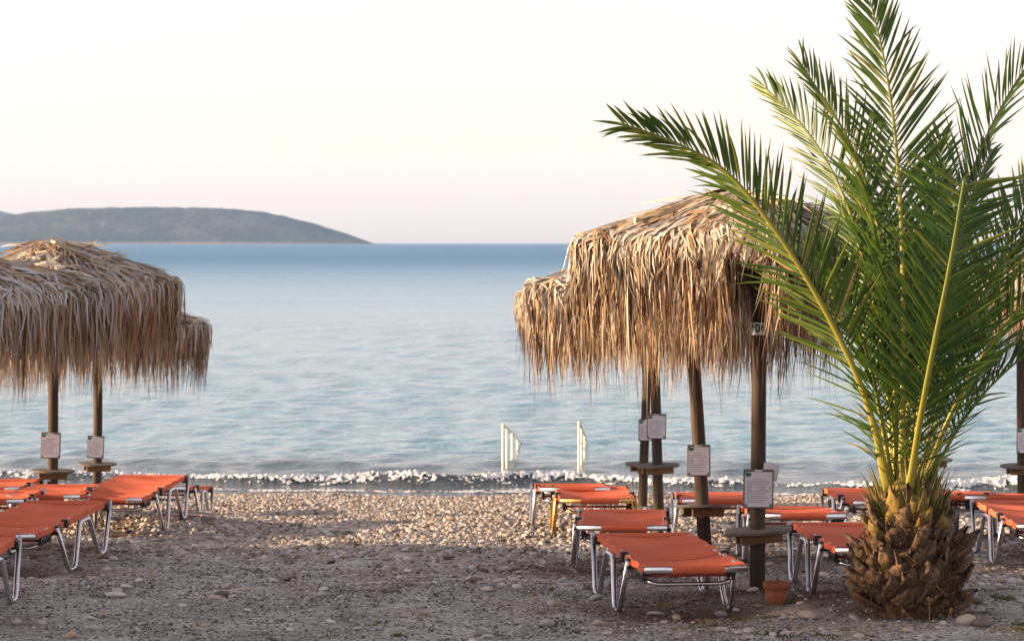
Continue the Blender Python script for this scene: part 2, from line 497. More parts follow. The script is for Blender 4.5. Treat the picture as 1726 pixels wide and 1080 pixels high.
# ------------------------------------------------------------------ scattered stones
def scatter_gn(name, pos, scl, rot, mat, parent=None, subdiv=2, amount=.28):
    me = bpy.data.meshes.new(name)
    N = len(pos)
    me.vertices.add(N)
    me.vertices.foreach_set('co', np.asarray(pos, np.float32).ravel())
    for nm, arr in (('scl', scl), ('rot', rot)):
        at = me.attributes.new(nm, 'FLOAT_VECTOR', 'POINT')
        at.data.foreach_set('vector', np.asarray(arr, np.float32).ravel())
    at = me.attributes.new('pick', 'INT', 'POINT')
    at.data.foreach_set('value', rng.integers(0, 4, N).astype(np.int32))
    o = obj(name, me, None, parent)
    me.materials.append(mat)
    ng = bpy.data.node_groups.new(name + '_scatter', 'GeometryNodeTree')
    ng.interface.new_socket('Geometry', in_out='INPUT', socket_type='NodeSocketGeometry')
    ng.interface.new_socket('Geometry', in_out='OUTPUT', socket_type='NodeSocketGeometry')
    nn, ll = ng.nodes, ng.links
    gi, go = nn.new('NodeGroupInput'), nn.new('NodeGroupOutput')
    join = nn.new('GeometryNodeGeometryToInstance')
    for k in range(4):
        ico = nn.new('GeometryNodeMeshIcoSphere'); ico.inputs['Radius'].default_value = .5; ico.inputs['Subdivisions'].default_value = subdiv
        sp = nn.new('GeometryNodeSetPosition')
        nz = nn.new('ShaderNodeTexNoise'); nz.noise_dimensions = '4D'; nz.inputs['W'].default_value = k * 7.3; nz.inputs['Scale'].default_value = 1.3; nz.inputs['Detail'].default_value = 1
        sub = nn.new('ShaderNodeVectorMath'); sub.operation = 'SUBTRACT'; sub.inputs[1].default_value = (.5, .5, .5)
        sc_ = nn.new('ShaderNodeVectorMath'); sc_.operation = 'SCALE'; sc_.inputs['Scale'].default_value = amount * 2.4
        ll.new(nz.outputs['Color'], sub.inputs[0]); ll.new(sub.outputs[0], sc_.inputs[0])
        ll.new(ico.outputs['Mesh'], sp.inputs['Geometry']); ll.new(sc_.outputs[0], sp.inputs['Offset'])
        ss = nn.new('GeometryNodeSetShadeSmooth'); ll.new(sp.outputs[0], ss.inputs[0])
        sm = nn.new('GeometryNodeSetMaterial'); sm.inputs['Material'].default_value = mat
        ll.new(ss.outputs[0], sm.inputs[0]); ll.new(sm.outputs[0], join.inputs[0])
    iop = nn.new('GeometryNodeInstanceOnPoints')
    iop.inputs['Pick Instance'].default_value = True
    def na(nm, tp):
        a = nn.new('GeometryNodeInputNamedAttribute'); a.data_type = tp; a.inputs['Name'].default_value = nm
        return [q for q in a.outputs if q.enabled][0]
    ll.new(gi.outputs[0], iop.inputs['Points']); ll.new(join.outputs[0], iop.inputs['Instance'])
    ll.new(na('pick', 'INT'), iop.inputs['Instance Index']); ll.new(na('rot', 'FLOAT_VECTOR'), iop.inputs['Rotation']); ll.new(na('scl', 'FLOAT_VECTOR'), iop.inputs['Scale'])
    ll.new(iop.outputs[0], go.inputs[0])
    md = o.modifiers.new('scatter', 'NODES'); md.node_group = ng
    tag(o, kind='stuff')
    return o

def stones(n, xr, yr, smin, smax, dens=None, flat=(.35, .7), sink=.36):
    x = rng.uniform(*xr, n); y = rng.uniform(*yr, n)
    if dens is not None:
        k = rng.random(n) < dens(x, y); x, y = x[k], y[k]
    q_ = rng.random(len(x)) > .82 * np.clip(ground_z(x, y, True)[1] * 1.3 - .25, 0, 1); x, y = x[q_], y[q_]
    n = len(x)
    s = smin + (smax - smin) * rng.random(n) ** 2.4
    scl = np.stack([s * rng.uniform(.8, 1.35, n), s * rng.uniform(.7, 1.1, n), s * rng.uniform(*flat, n)], -1)
    rot = np.stack([rng.normal(0, .16, n), rng.normal(0, .16, n), rng.uniform(0, 6.28, n)], -1)
    z = ground_z(x, y) + scl[:, 2] * (.5 - sink) 
    return np.stack([x, y, z], -1), scl, rot

def patch(x, y, k=1.0, ph=0.0):
    return .5 + .5 * np.sin(.9 * k * x + 1.6 * np.sin(.8 * k * y + ph) + ph) * np.sin(1.1 * k * y + 1.3 * np.sin(.7 * k * x + 2 * ph))

P1 = [stones(120000, (-8.2, 8.2), (24.6, 36.8), .014, .062, lambda x, y: np.clip((35.6 - .13 * x - y) / .6, 0, 1), (.4, .8)),
      stones(34000, (-7, 7), (20.8, 25.2), .015, .070, lambda x, y: np.clip((y - 20.6) / 2.2, .0, 1) * (.35 + .65 * patch(x, y, 1.2, 2)), (.35, .7)),
      stones(9500, (-6, 6), (18.2, 21.5), .014, .066, lambda x, y: np.clip(patch(x, y, 1.5, 1) * 1.5 - .55 + .25 * (x > -1), .08, 1), (.3, .6)),
      stones(2700, (-5.5, 5.5), (14.8, 18.8), .014, .055, lambda x, y: np.clip(patch(x, y, 1.7, 4) * 1.3 - .5 + .3 * (x > .6) + .15 * (x < -2), .05, 1), (.3, .6))]
cat = [np.concatenate([q[j] for q in P1]) for j in range(3)]
pebbles = scatter_gn('pebbles', cat[0], cat[1], cat[2], M['pebble'], ground)
P2 = [stones(75000, (-4.4, 4.4), (14.9, 19.5), .006, .028, lambda x, y: np.clip(.25 + .8 * patch(x, y, 1.1, 3), 0, 1), (.4, .8)),
      stones(22000, (-6, 6), (19.3, 24), .012, .034, None, (.4, .8))]
cat = [np.concatenate([q[j] for q in P2]) for j in range(3)]
grit = scatter_gn('grit', cat[0], cat[1], cat[2], M['grit'], ground, 1)

# the stones one can pick out singly
def stone_mesh(seed):
    bm = bmesh.new()
    bmesh.ops.create_icosphere(bm, subdivisions=2, radius=.5)
    for v in bm.verts:
        q = v.co.copy()
        d_ = mnoise.noise(q * 1.5 + Vector((seed * 9.1, 3, 1))) * .26 + mnoise.noise(q * 3.5 + Vector((seed * 5.3, 8, 1))) * .07
        v.co = q * (1 + d_)
        v.co.z = max(v.co.z, -.42) if seed % 2 else v.co.z
    me = bpy.data.meshes.new('stone'); bm.to_mesh(me); bm.free()
    me.polygons.foreach_set('use_smooth', np.ones(len(me.polygons), dtype=bool))
    me.materials.append(M['pebble'])
    return me
SM = [stone_mesh(k) for k in range(8)]
def stone(x, y, s, flat=.55, yaw=None, sink=.2):
    o = bpy.data.objects.new('stone', random.choice(SM))
    C.objects.link(o); o.parent = ground
    a, b, c = s * random.uniform(.9, 1.4), s * random.uniform(.7, 1.0), s * flat * random.uniform(.8, 1.2)
    o.scale = (a, b, c)
    o.rotation_euler = (random.gauss(0, .12), random.gauss(0, .12), random.uniform(0, 6.28) if yaw is None else yaw)
    o.location = (x, y, gz(x, y) + c * (.5 - sink))
    return o
def gpx(X_, Y_):
    """ground point seen at photograph pixel"""
    d = 15.0
    for _ in range(40):
        d = max(13., (CAMH - float(zbase(d))) * F / (Y_ - HY))
    return (X_ - CX) * d / F, d
for (a, b, s) in [(1200, 1050, .075), (1362, 1051, .13), (1218, 1062, .07), (1245, 1068, .06), (1262, 1066, .07), (1303, 1073, .06), (1408, 1022, .06), (1350, 1026, .055), (1277, 1020, .07), (1240, 1022, .05),
                  (1336, 1050, .05), (1322, 1049, .06), (1385, 1065, .05), (1500, 1052, .10), (1548, 1050, .085), (1565, 1040, .08), (1594, 1033, .13), (1640, 1022, .10), (1652, 1040, .07), (1665, 1042, .05), (1630, 1062, .14),
                  (1655, 1064, .11), (1470, 1048, .08), (1440, 1055, .06), (1580, 1052, .06), (1510, 1036, .12), (1690, 900, .07), (1702, 939, .06), (1715, 940, .05), (1255, 1000, .08), (1270, 1002, .07), (1300, 935, .09), (1330, 930, .07),
                  (1688, 993, .07), (200, 953, .07), (262, 944, .07), (236, 1002, .06), (196, 1006, .10), (95, 960, .06), (118, 1070, .08), (28, 1048, .07), (152, 1040, .05), (640, 1003, .06), (782, 963, .07), (823, 999, .10),
                  (870, 962, .07), (853, 963, .07), (565, 1028, .07), (540, 1010, .06), (375, 1008, .08), (415, 1000, .06), (930, 1023, .07), (820, 1015, .06), (900, 1010, .06), (960, 985, .07), (1005, 1008, .07), (985, 1030, .05), (1060, 1015, .06), (1140, 1032, .06)]:
    x_, d_ = gpx(a, b); stone(x_, d_, s)
while len([o for o in ground.children if o.name.startswith('stone')]) < 295:
    x_, y_ = random.uniform(-4.2, 4.2), random.uniform(15.6, 21.5)
    if random.random() < .25 + .75 * float(patch(x_, y_, 1.5, 1)) or y_ > 20:
        stone(x_, y_, random.uniform(.04, .085), random.uniform(.38, .6))

# ------------------------------------------------------------------ sea
rows = [34.2]
while rows[-1] < 520: rows.append(rows[-1] + .11 * (rows[-1] / 35) ** 1.16)
rows += list(np.geomspace(rows[-1] * 1.06, 6500, 34))
rows = np.array(rows)
cols = np.concatenate([-np.geomspace(2.4, .27, 22), np.linspace(-.255, .255, 235), np.geomspace(.27, 2.4, 22)])
YY, AA = np.meshgrid(rows, cols, indexing='ij')
XX = AA * YY
ZZ = np.full_like(XX, SEA)
sp = np.gradient(rows)[:, None]
for k in range(60):
    lam = 10 ** rng.uniform(-.65, .18)
    th = rng.normal(0, .85)
    kx, ky = 2 * math.pi / lam * math.sin(th), 2 * math.pi / lam * math.cos(th)
    amp = .0054 * lam ** .8 * rng.uniform(.5, 1.2)
    fade = np.clip((lam - 2.6 * sp) / (1.5 * sp), 0, 1) * np.clip((YY - 37.3) / 3, .25, 1)
    ZZ += amp * fade * np.sin(kx * XX + ky * YY + rng.uniform(0, 6.28))
# small breaker running along the shore
crest = 37.45 - .13 * XX + .22 * np.sin(.9 * XX + .5) + .12 * np.sin(2.3 * XX)
hgt = .105 + .04 * np.sin(.8 * XX + 2) + .02 * np.sin(3.1 * XX)
dy = YY - crest
ZZ += hgt * np.where(dy < 0, np.exp(-(dy / .22) ** 2), np.exp(-(dy / .75) ** 2))
crest2 = 40.6 - .1 * XX + .3 * np.sin(.5 * XX)
ZZ += .05 * np.exp(-((YY - crest2) / .5) ** 2)
chop = .05 + .95 * np.clip((YY - 60) / 420, 0, 1) ** .9
nr, nc = XX.shape
i = (np.arange(nr - 1)[:, None] * nc + np.arange(nc - 1)[None, :])
Fq = np.stack([i, i + 1, i + nc + 1, i + nc], -1).reshape(-1, 4)
sea = obj('sea', mesh_np('sea', np.stack([XX, YY, ZZ], -1).reshape(-1, 3), Fq, {'chop': chop.ravel(), 'zone': np.clip(np.log(np.maximum(YY + .13 * XX, 38.2) / 38.2) / math.log(16), 0, 1).ravel()}, True), M['water'])
tag(sea, 'calm rippled blue sea reaching to the horizon', kind='structure')
# foam: a lumpy broken skin of froth over the breaker's front and the wash before it
def fbm(x, y, ph=0.0, oct=5):
    v = np.zeros_like(x); a_ = 1.0; f_ = 1.0; tot = 0
    for o_ in range(oct):
        c_, s_ = math.cos(o_ * 1.3 + ph), math.sin(o_ * 1.3 + ph)
        xr, yr = (x * c_ - y * s_) * f_, (x * s_ + y * c_) * f_
        v += a_ * (np.sin(xr + 1.7 * np.sin(yr * .9 + ph + o_)) * np.sin(yr * 1.1 + 1.3 * np.sin(xr * .8 + 2 * ph)))
        tot += a_; a_ *= .62; f_ *= 1.93
    return v / tot
gx_, gu = np.arange(-9.0, 9.0, .018), np.arange(-.12, 1.62, .018)
FX, FU = np.meshgrid(gx_, gu)
CRS = 37.45 - .13 * FX + .22 * np.sin(.9 * FX + .5) + .12 * np.sin(2.3 * FX)
FY = CRS - FU
HG = (.105 + .04 * np.sin(.8 * FX + 2) + .02 * np.sin(3.1 * FX)) * np.where(FU < 0, np.exp(-(FU / .75) ** 2), np.exp(-(FU / .22) ** 2))
nb = fbm(FX * 8, FY * 11, .4); nf_ = fbm(FX * 34, FY * 38, 1.1, 3); nl = fbm(FX * .9, FY * .5, 2.0, 3)
thr = np.interp(FU, [-.12, -.03, .05, .14, .22, .40, .75, 1.0, 1.12, 1.25, 1.45, 1.62], [.5, .12, -.25, -.2, .1, .38, .42, .1, -.2, -.12, .25, .7]) - .34 * nl
msk = nb * .62 + nf_ * .55
FZ = np.maximum(SEA + HG, ground_z(FX, FY)) + .004 + np.clip(msk - thr, 0, 1) * np.interp(FU, [-.1, .05, .25, .6, 1.6], [.012, .036, .026, .010, .016]) * (1 + 1.0 * nf_)
keep = (msk > thr)
ny_, nx_ = FX.shape
i = (np.arange(ny_ - 1)[:, None] * nx_ + np.arange(nx_ - 1)[None, :])
kq = keep[:-1, :-1] & keep[1:, :-1] & keep[:-1, 1:] & keep[1:, 1:]
Fq = np.stack([i, i + nx_, i + nx_ + 1, i + 1], -1)[kq]
used = np.unique(Fq); remap = np.zeros(ny_ * nx_, np.int64); remap[used] = np.arange(len(used))
foam = obj('sea_foam', mesh_np('sea_foam', np.stack([FX, FY, FZ], -1).reshape(-1, 3)[used], remap[Fq], None, True), M['foam'])
tag(foam, 'white froth of the small wave breaking on the shore', None, None, 'stuff')
# flung droplets and bubbles along the lip
n = 900
fx = rng.uniform(-9, 9, n); cr = 37.45 - .13 * fx + .22 * np.sin(.9 * fx + .5) + .12 * np.sin(2.3 * fx)
fy = cr - np.abs(rng.normal(0, .12, n)); s_ = rng.uniform(.006, .018, n)
fz = SEA + (.105 + .04 * np.sin(.8 * fx + 2)) * np.exp(-((fy - cr) / .22) ** 2) + np.abs(rng.normal(0, .022, n))
kk_ = fbm(fx * 8, fy * 11, .4) - .3 * -fbm(fx * .9, fy * .5, 2.0, 3) > .0
fx, fy, fz, s_ = fx[kk_], fy[kk_], fz[kk_], s_[kk_]
scatter_gn('foam_drops', np.stack([fx, fy, fz], -1), np.stack([s_ * 1.4, s_, s_], -1), rng.normal(0, .5, (len(fx), 3)), M['foam'], foam, 1, .3)

# ------------------------------------------------------------------ islands
def island(name, prof, D, depth, label, rough=2.0):
    """prof: (photo x, photo y) skyline"""
    pxs = np.array([q[0] for q in prof], float); pys = np.array([q[1] for q in prof], float)
    sc_ = D / F
    xs_ = np.arange(pxs[0] - CX, pxs[-1] - CX, 3.0) * sc_
    H = np.interp(xs_ / sc_ + CX, pxs, (411 - pys)) * sc_
    kk = np.hanning(9); H = np.convolve(np.pad(H, 4, 'edge'), kk / kk.sum(), 'valid')
    vs_ = np.linspace(0, 1, 70)
    Xg, Vg = np.meshgrid(xs_, vs_)
    Hg = np.tile(H, (len(vs_), 1))
    bowl = np.where(Vg < .5, np.sin(np.clip(Vg / .5, 0, 1) * math.pi / 2) ** .8, np.cos(np.clip((Vg - .5) / .5, 0, 1) * math.pi / 2))
    Zg = Hg * bowl
    ridge = np.sin(Xg * .009 * 4000 / D + Vg * 5) * .10 * Hg * np.sin(Vg * math.pi) * (Vg < .5)
    Zg = Zg - np.abs(ridge)
    nz = np.array([mnoise.noise(Vector((a * .045, b * 40, 0))) for a, b in zip(Xg.ravel(), Vg.ravel())]).reshape(Xg.shape)
    nz2 = rng.normal(0, 1, Xg.shape)
    Zg = Zg + (nz * rough + nz2 * rough * .16) * np.clip(Hg / 20, 0, 1) * np.sin(np.clip(Vg, .0, .98) * math.pi) ** .5
    Yg = D - depth * .5 + depth * Vg
    Zg = Zg + SEA - .6 + np.where(Vg > 0, 1.6 * np.minimum(1, Hg / 6), 0)
    rock = np.clip(1 - (Zg - SEA) / 1.3, 0, 1) * .75
    nx_, nv = len(xs_), len(vs_)
    i = (np.arange(nv - 1)[:, None] * nx_ + np.arange(nx_ - 1)[None, :])
    Fq = np.stack([i, i + 1, i + nx_ + 1, i + nx_], -1).reshape(-1, 4)
    o = obj(name, mesh_np(name, np.stack([Xg, Yg, Zg], -1).reshape(-1, 3), Fq, {'rock': rock.ravel()}, True), M['island'])
    return tag(o, label, None, None, 'structure')
island('island', [(-700, 410), (-500, 380), (-200, 372), (0, 365), (60, 357), (130, 352), (200, 350), (290, 350), (380, 352), (440, 357), (500, 370), (550, 384), (590, 397), (612, 405), (630, 410.5)], 4000, 420,
       'low scrub covered island lying on the left of the horizon')
island('far_hill', [(-900, 410), (-600, 330), (-300, 330), (-80, 345), (0, 357), (40, 366), (120, 388), (200, 411)], 6200, 500, 'pale hill showing behind the island at the left edge', 1.0)

# ------------------------------------------------------------------ haze
HB = MB()
HB.box((0, 2900, 42), (9000, 7700, 152))
haze = HB.build('haze')
hm = bpy.data.materials.new('haze_air'); hm.use_nodes = True
hn = hm.node_tree.nodes; hn.remove(hn['Principled BSDF'])
pv = hn.new('ShaderNodeVolumePrincipled')
pv.inputs['Color'].default_value = (.36, .60, 1.0, 1)
pv.inputs['Density'].default_value = 8.5e-5
hm.node_tree.links.new(pv.outputs[0], hn['Material Output'].inputs['Volume'])
haze.data.materials.append(hm)
tag(haze, 'thin sea haze in the air', kind='stuff')
# ------------------------------------------------------------------ sun loungers
LEN = 1.92
def lounger_parts(metal):
    """list of (name, mesh, children) in local space: near (head) end at y = 0, long axis +y, feet on z = 0"""
    top = .355
    out = []
    def grab(mb, name, mat):
        me = mesh_np(name, mb.v, mb.f)
        me.polygons.foreach_set('use_smooth', np.array(mb.sm, dtype=bool))
        me.materials.append(mat)
        return me
    f = MB()
    hw = .29
    loop = [(-hw, 0.03, top - .012), (-hw, LEN - .03, top - .012)]
    for sx in (-1, 1):
        f.tube([(sx * hw, 0.0, top - .014), (sx * hw, LEN, top - .014)], .017, 8, ell=(1, .8))
    for yy in (0.0, LEN):
        f.tube([(-hw - .012, yy, top - .014), (hw + .012, yy, top - .014)], .019, 8, ell=(1, .9))
    for yy in (.62, 1.25):
        f.tube([(-hw, yy, top - .05), (hw, yy, top - .05)], .012, 8)
    out.append(('frame', grab(f, 'frame', metal), None))
    # sling: sags between rails, wraps over them, crease where the back folds
    K, Lr = 13, 46
    vs, fs = [], []
    for j in range(Lr):
        y = LEN * j / (Lr - 1)
        for i_ in range(K):
            u = -1 + 2 * i_ / (K - 1)
            sag = (.034 + .012 * math.sin(3.1 * y)) * (1 - u * u) * min(1, y / .12, (LEN - y) / .12)
            crease = -.012 * math.exp(-((y - .72) / .025) ** 2)
            rip = .005 * math.sin(9 * y + 3 * u) * (1 - u * u) + .004 * math.sin(21 * y + 4 * u + 1) * abs(u) ** .5
            z = top + .008 - sag + crease + rip * min(1, y / .1, (LEN - y) / .1)
            vs.append((u * (hw + .016), y * (1 + 0) , z))
    for j in range(Lr - 1):
        for i_ in range(K - 1):
            a_ = j * K + i_
            fs.append([a_, a_ + 1, a_ + K + 1, a_ + K])
    g = MB(); g.add(vs, fs, True)
    # side hems hang over the rails
    for sx, col in ((-1, 0), (1, K - 1)):
        v2, f2 = [], []
        for j in range(Lr):
            b_ = vs[j * K + col]
            v2 += [b_, (b_[0] + sx * .005, b_[1], b_[2] - .038)]
        for j in range(Lr - 1):
            q = [2 * j, 2 * j + 1, 2 * j + 3, 2 * j + 2]
            f2.append(q if sx < 0 else q[::-1])
        g.add(v2, f2, True)
    # end wraps stop short of the corners
    for yy, sg in ((0, -1), (LEN, 1)):
        lo, hi = -hw + .15, hw - .12
        v3 = []
        for i_ in range(9):
            x_ = lo + (hi - lo) * i_ / 8
            v3 += [(x_, yy + sg * .012, top + .007), (x_, yy + sg * .024, top - .005), (x_, yy + sg * .024, top - .036), (x_, yy - sg * .03, top - .044)]
        f3 = []
        for i_ in range(8):
            for r_ in range(3):
                a_ = i_ * 4 + r_
                q = [a_, a_ + 1, a_ + 5, a_ + 4]
                f3.append(q if sg < 0 else q[::-1])
        g.add(v3, f3, True)
        g.add([(-hw, yy, top + .007), (hw, yy, top + .007), (hi, yy + sg * .012, top + .007), (lo, yy + sg * .012, top + .007)], [[0, 1, 2, 3]])
    out.append(('sling', grab(g, 'sling', M['sling']), None))
    # M-shaped legs: one bent bar on each side
    for sx in (-1, 1):
        q = MB()
        x_ = sx * (hw + .034)
        yz = [(LEN + .005, top + .012), (LEN - .235, .012), (LEN - .40, .012), (LEN - .60, top - .045), (LEN - .86, top - .045), (LEN - 1.06, .012), (LEN - 1.24, .012), (LEN - 1.47, top - .012)]
        q.tube(rounded([(x_ + sx * (0.02 if z < .1 else 0), y, z) for (y, z) in yz], .055, 5), .0155, 8, ell=(1.05, .78), ref=Vector((1, 0, 0)))
        out.append(('leg', grab(q, 'leg', metal), None))
    # adjustable back: bent support bar, toothed racks, hinge blocks
    q = MB()
    q.tube(rounded([(-.265, .42, top - .045), (-.245, .20, top - .12), (.245, .20, top - .12), (.265, .42, top - .045)], .09, 6), .0125, 8)
    out.append(('back_support', grab(q, 'back_support', metal), None))
    q = MB(); q.tube([(-.25, .26, top - .075), (.25, .26, top - .075)], .011, 6)
    out.append(('spreader', grab(q, 'spreader', M['red_cord']), None))
    for sx in (-1, 1):
        q = MB()
        q.box((sx * .268, .36, top - .055), (.022, .30, .035))
        for k_ in range(5):
            q.box((sx * .268, .24 + k_ * .055, top - .085), (.020, .022, .04))
        out.append(('rack', grab(q, 'rack', M['black']), None))
        for (yy, zz, sz) in ((.50, .028, (.055, .09, .06)), (.72, .012, (.050, .045, .062)), (LEN - .05, .030, (.05, .08, .05))):
            q = MB(); q.box((sx * (hw + .018), yy, top - zz), sz, None, .006)
            out.append(('hinge', grab(q, 'hinge', M['black']), None))
    return out
LP = {'alu': lounger_parts(M['alu']), 'bronze': lounger_parts(M['bronze'])}

def solve_d(Y_, h, lo=14., hi=36.):
    best, bd = None, 1e9
    for d in np.arange(lo, hi, .02):
        e = abs((CAMH - h - float(zbase(d))) * F / d + HY - Y_)
        if e < bd: best, bd = d, e
    return best
def lounger(near, far, label, kind='alu', dist=None, lift=0.0):
    """near / far: photograph pixels of the middle of the head and the foot end, at sling height"""
    dn, df = dist or (solve_d(near[1], .36), solve_d(far[1], .36))
    pn = Vector(((near[0] - CX) * dn / F, dn, 0)); pf = Vector(((far[0] - CX) * df / F, df, 0))
    dv = (pf - pn); Lh = dv.length; dv.normalize()
    mid = (pn + pf) / 2
    a = mid - dv * LEN / 2; b = mid + dv * LEN / 2
    za = gz(*(a + dv * .77).xy); zb = gz(*(b - dv * .32).xy)
    slope = math.atan2(zb - za, LEN - 1.09)
    yaw = math.atan2(-dv.x, dv.y)
    zc = za - math.tan(slope) * .77
    root = empty('sun_lounger', (a.x, a.y, zc - .008 + lift), (slope, 0, yaw))
    tag(root, label, 'sun lounger', 'sun loungers set out on the beach')
    for nm, me, _ in LP[kind]:
        o = bpy.data.objects.new(nm, me); C.objects.link(o); o.parent = root
    print('lounger', label[:40], 'd %.1f-%.1f len %.2f' % (dn, df, Lh))
    return root
lounger((1164, 937), (1090, 894), 'orange sling lounger in front, left of the post numbered 104')
lounger((1048, 886), (1052, 855), 'orange lounger right behind the front one, left of the leaning post')
lounger((1008, 837), (994, 821), 'orange lounger with bronze coloured frame near the waterline', 'bronze')
lounger((968, 823), (958, 813), 'aluminium lounger mostly hidden behind the bronze framed lounger')
lounger((1360, 886), (1312, 850), 'orange lounger behind the notice board of the post numbered 104')
lounger((1218, 847), (1196, 824), 'orange lounger near the water behind the leaning post')
lounger((1494, 931), (1413, 897), 'orange lounger whose head end is hidden by the palm trunk', 'alu', (16.95, 18.85))
lounger((1500, 843), (1452, 827), 'orange lounger near the water just left of the palm trunk')
lounger((1588, 842), (1612, 825), 'orange lounger near the water just right of the palm trunk')
lounger((1694, 846), (1668, 826), 'orange lounger near the water in front of the right edge post')
lounger((1788, 890), (1711, 851), 'orange lounger at the right edge with bent leg beside the palm', 'alu', (19.7, 21.6))
lounger((-9, 893), (113, 845), 'orange sling lounger nearest on the left with both feet in view', 'alu', (19.6, 21.45))
lounger((-170, 960), (-55, 902), 'lounger at the left edge showing only one corner and leg')
lounger((181, 843), (256, 817), 'orange lounger on the left reaching farthest towards the open beach', 'alu', (23.8, 25.65))
lounger((-52, 857), (28, 817), 'orange lounger at the left edge behind the nearest left lounger')
lounger((262, 836), (303, 826), 'small looking lounger by the waterline behind the left lounger row', 'alu', (27.2, 29.0), -.09)
lounger((78, 829), (112, 818), 'orange lounger behind the left round table')
lounger((-20, 815), (10, 806), 'farthest lounger at the left edge by the water')

# ------------------------------------------------------------------ thatched parasols
def polygon_radius(corners, rnd=.06):
    """radial function of a polygon given by corners (x, y) round the origin"""
    th = np.linspace(-math.pi, math.pi, 361)
    r = np.zeros_like(th)
    Cn = [np.array(c, float) for c in corners]
    for k, t_ in enumerate(th):
        d = np.array([math.cos(t_), math.sin(t_)])
        for a, b in zip(Cn, Cn[1:] + Cn[:1]):
            e = b - a
            den = d[0] * e[1] - d[1] * e[0]
            if abs(den) < 1e-9: continue
            s_ = (a[0] * e[1] - a[1] * e[0]) / den
            u_ = (a[0] * d[1] - a[1] * d[0]) / den
            if s_ > 0 and -1e-6 <= u_ <= 1 + 1e-6: r[k] = max(r[k], s_)
    kk = np.hanning(13); kk /= kk.sum()
    rp = np.concatenate([r[-7:-1], r, r[1:7]])
    return th, np.convolve(rp, kk, 'valid')

def square(rad, ang):
    return [(rad * math.cos(R(ang + 90 * k)), rad * math.sin(R(ang + 90 * k))) for k in range(4)]

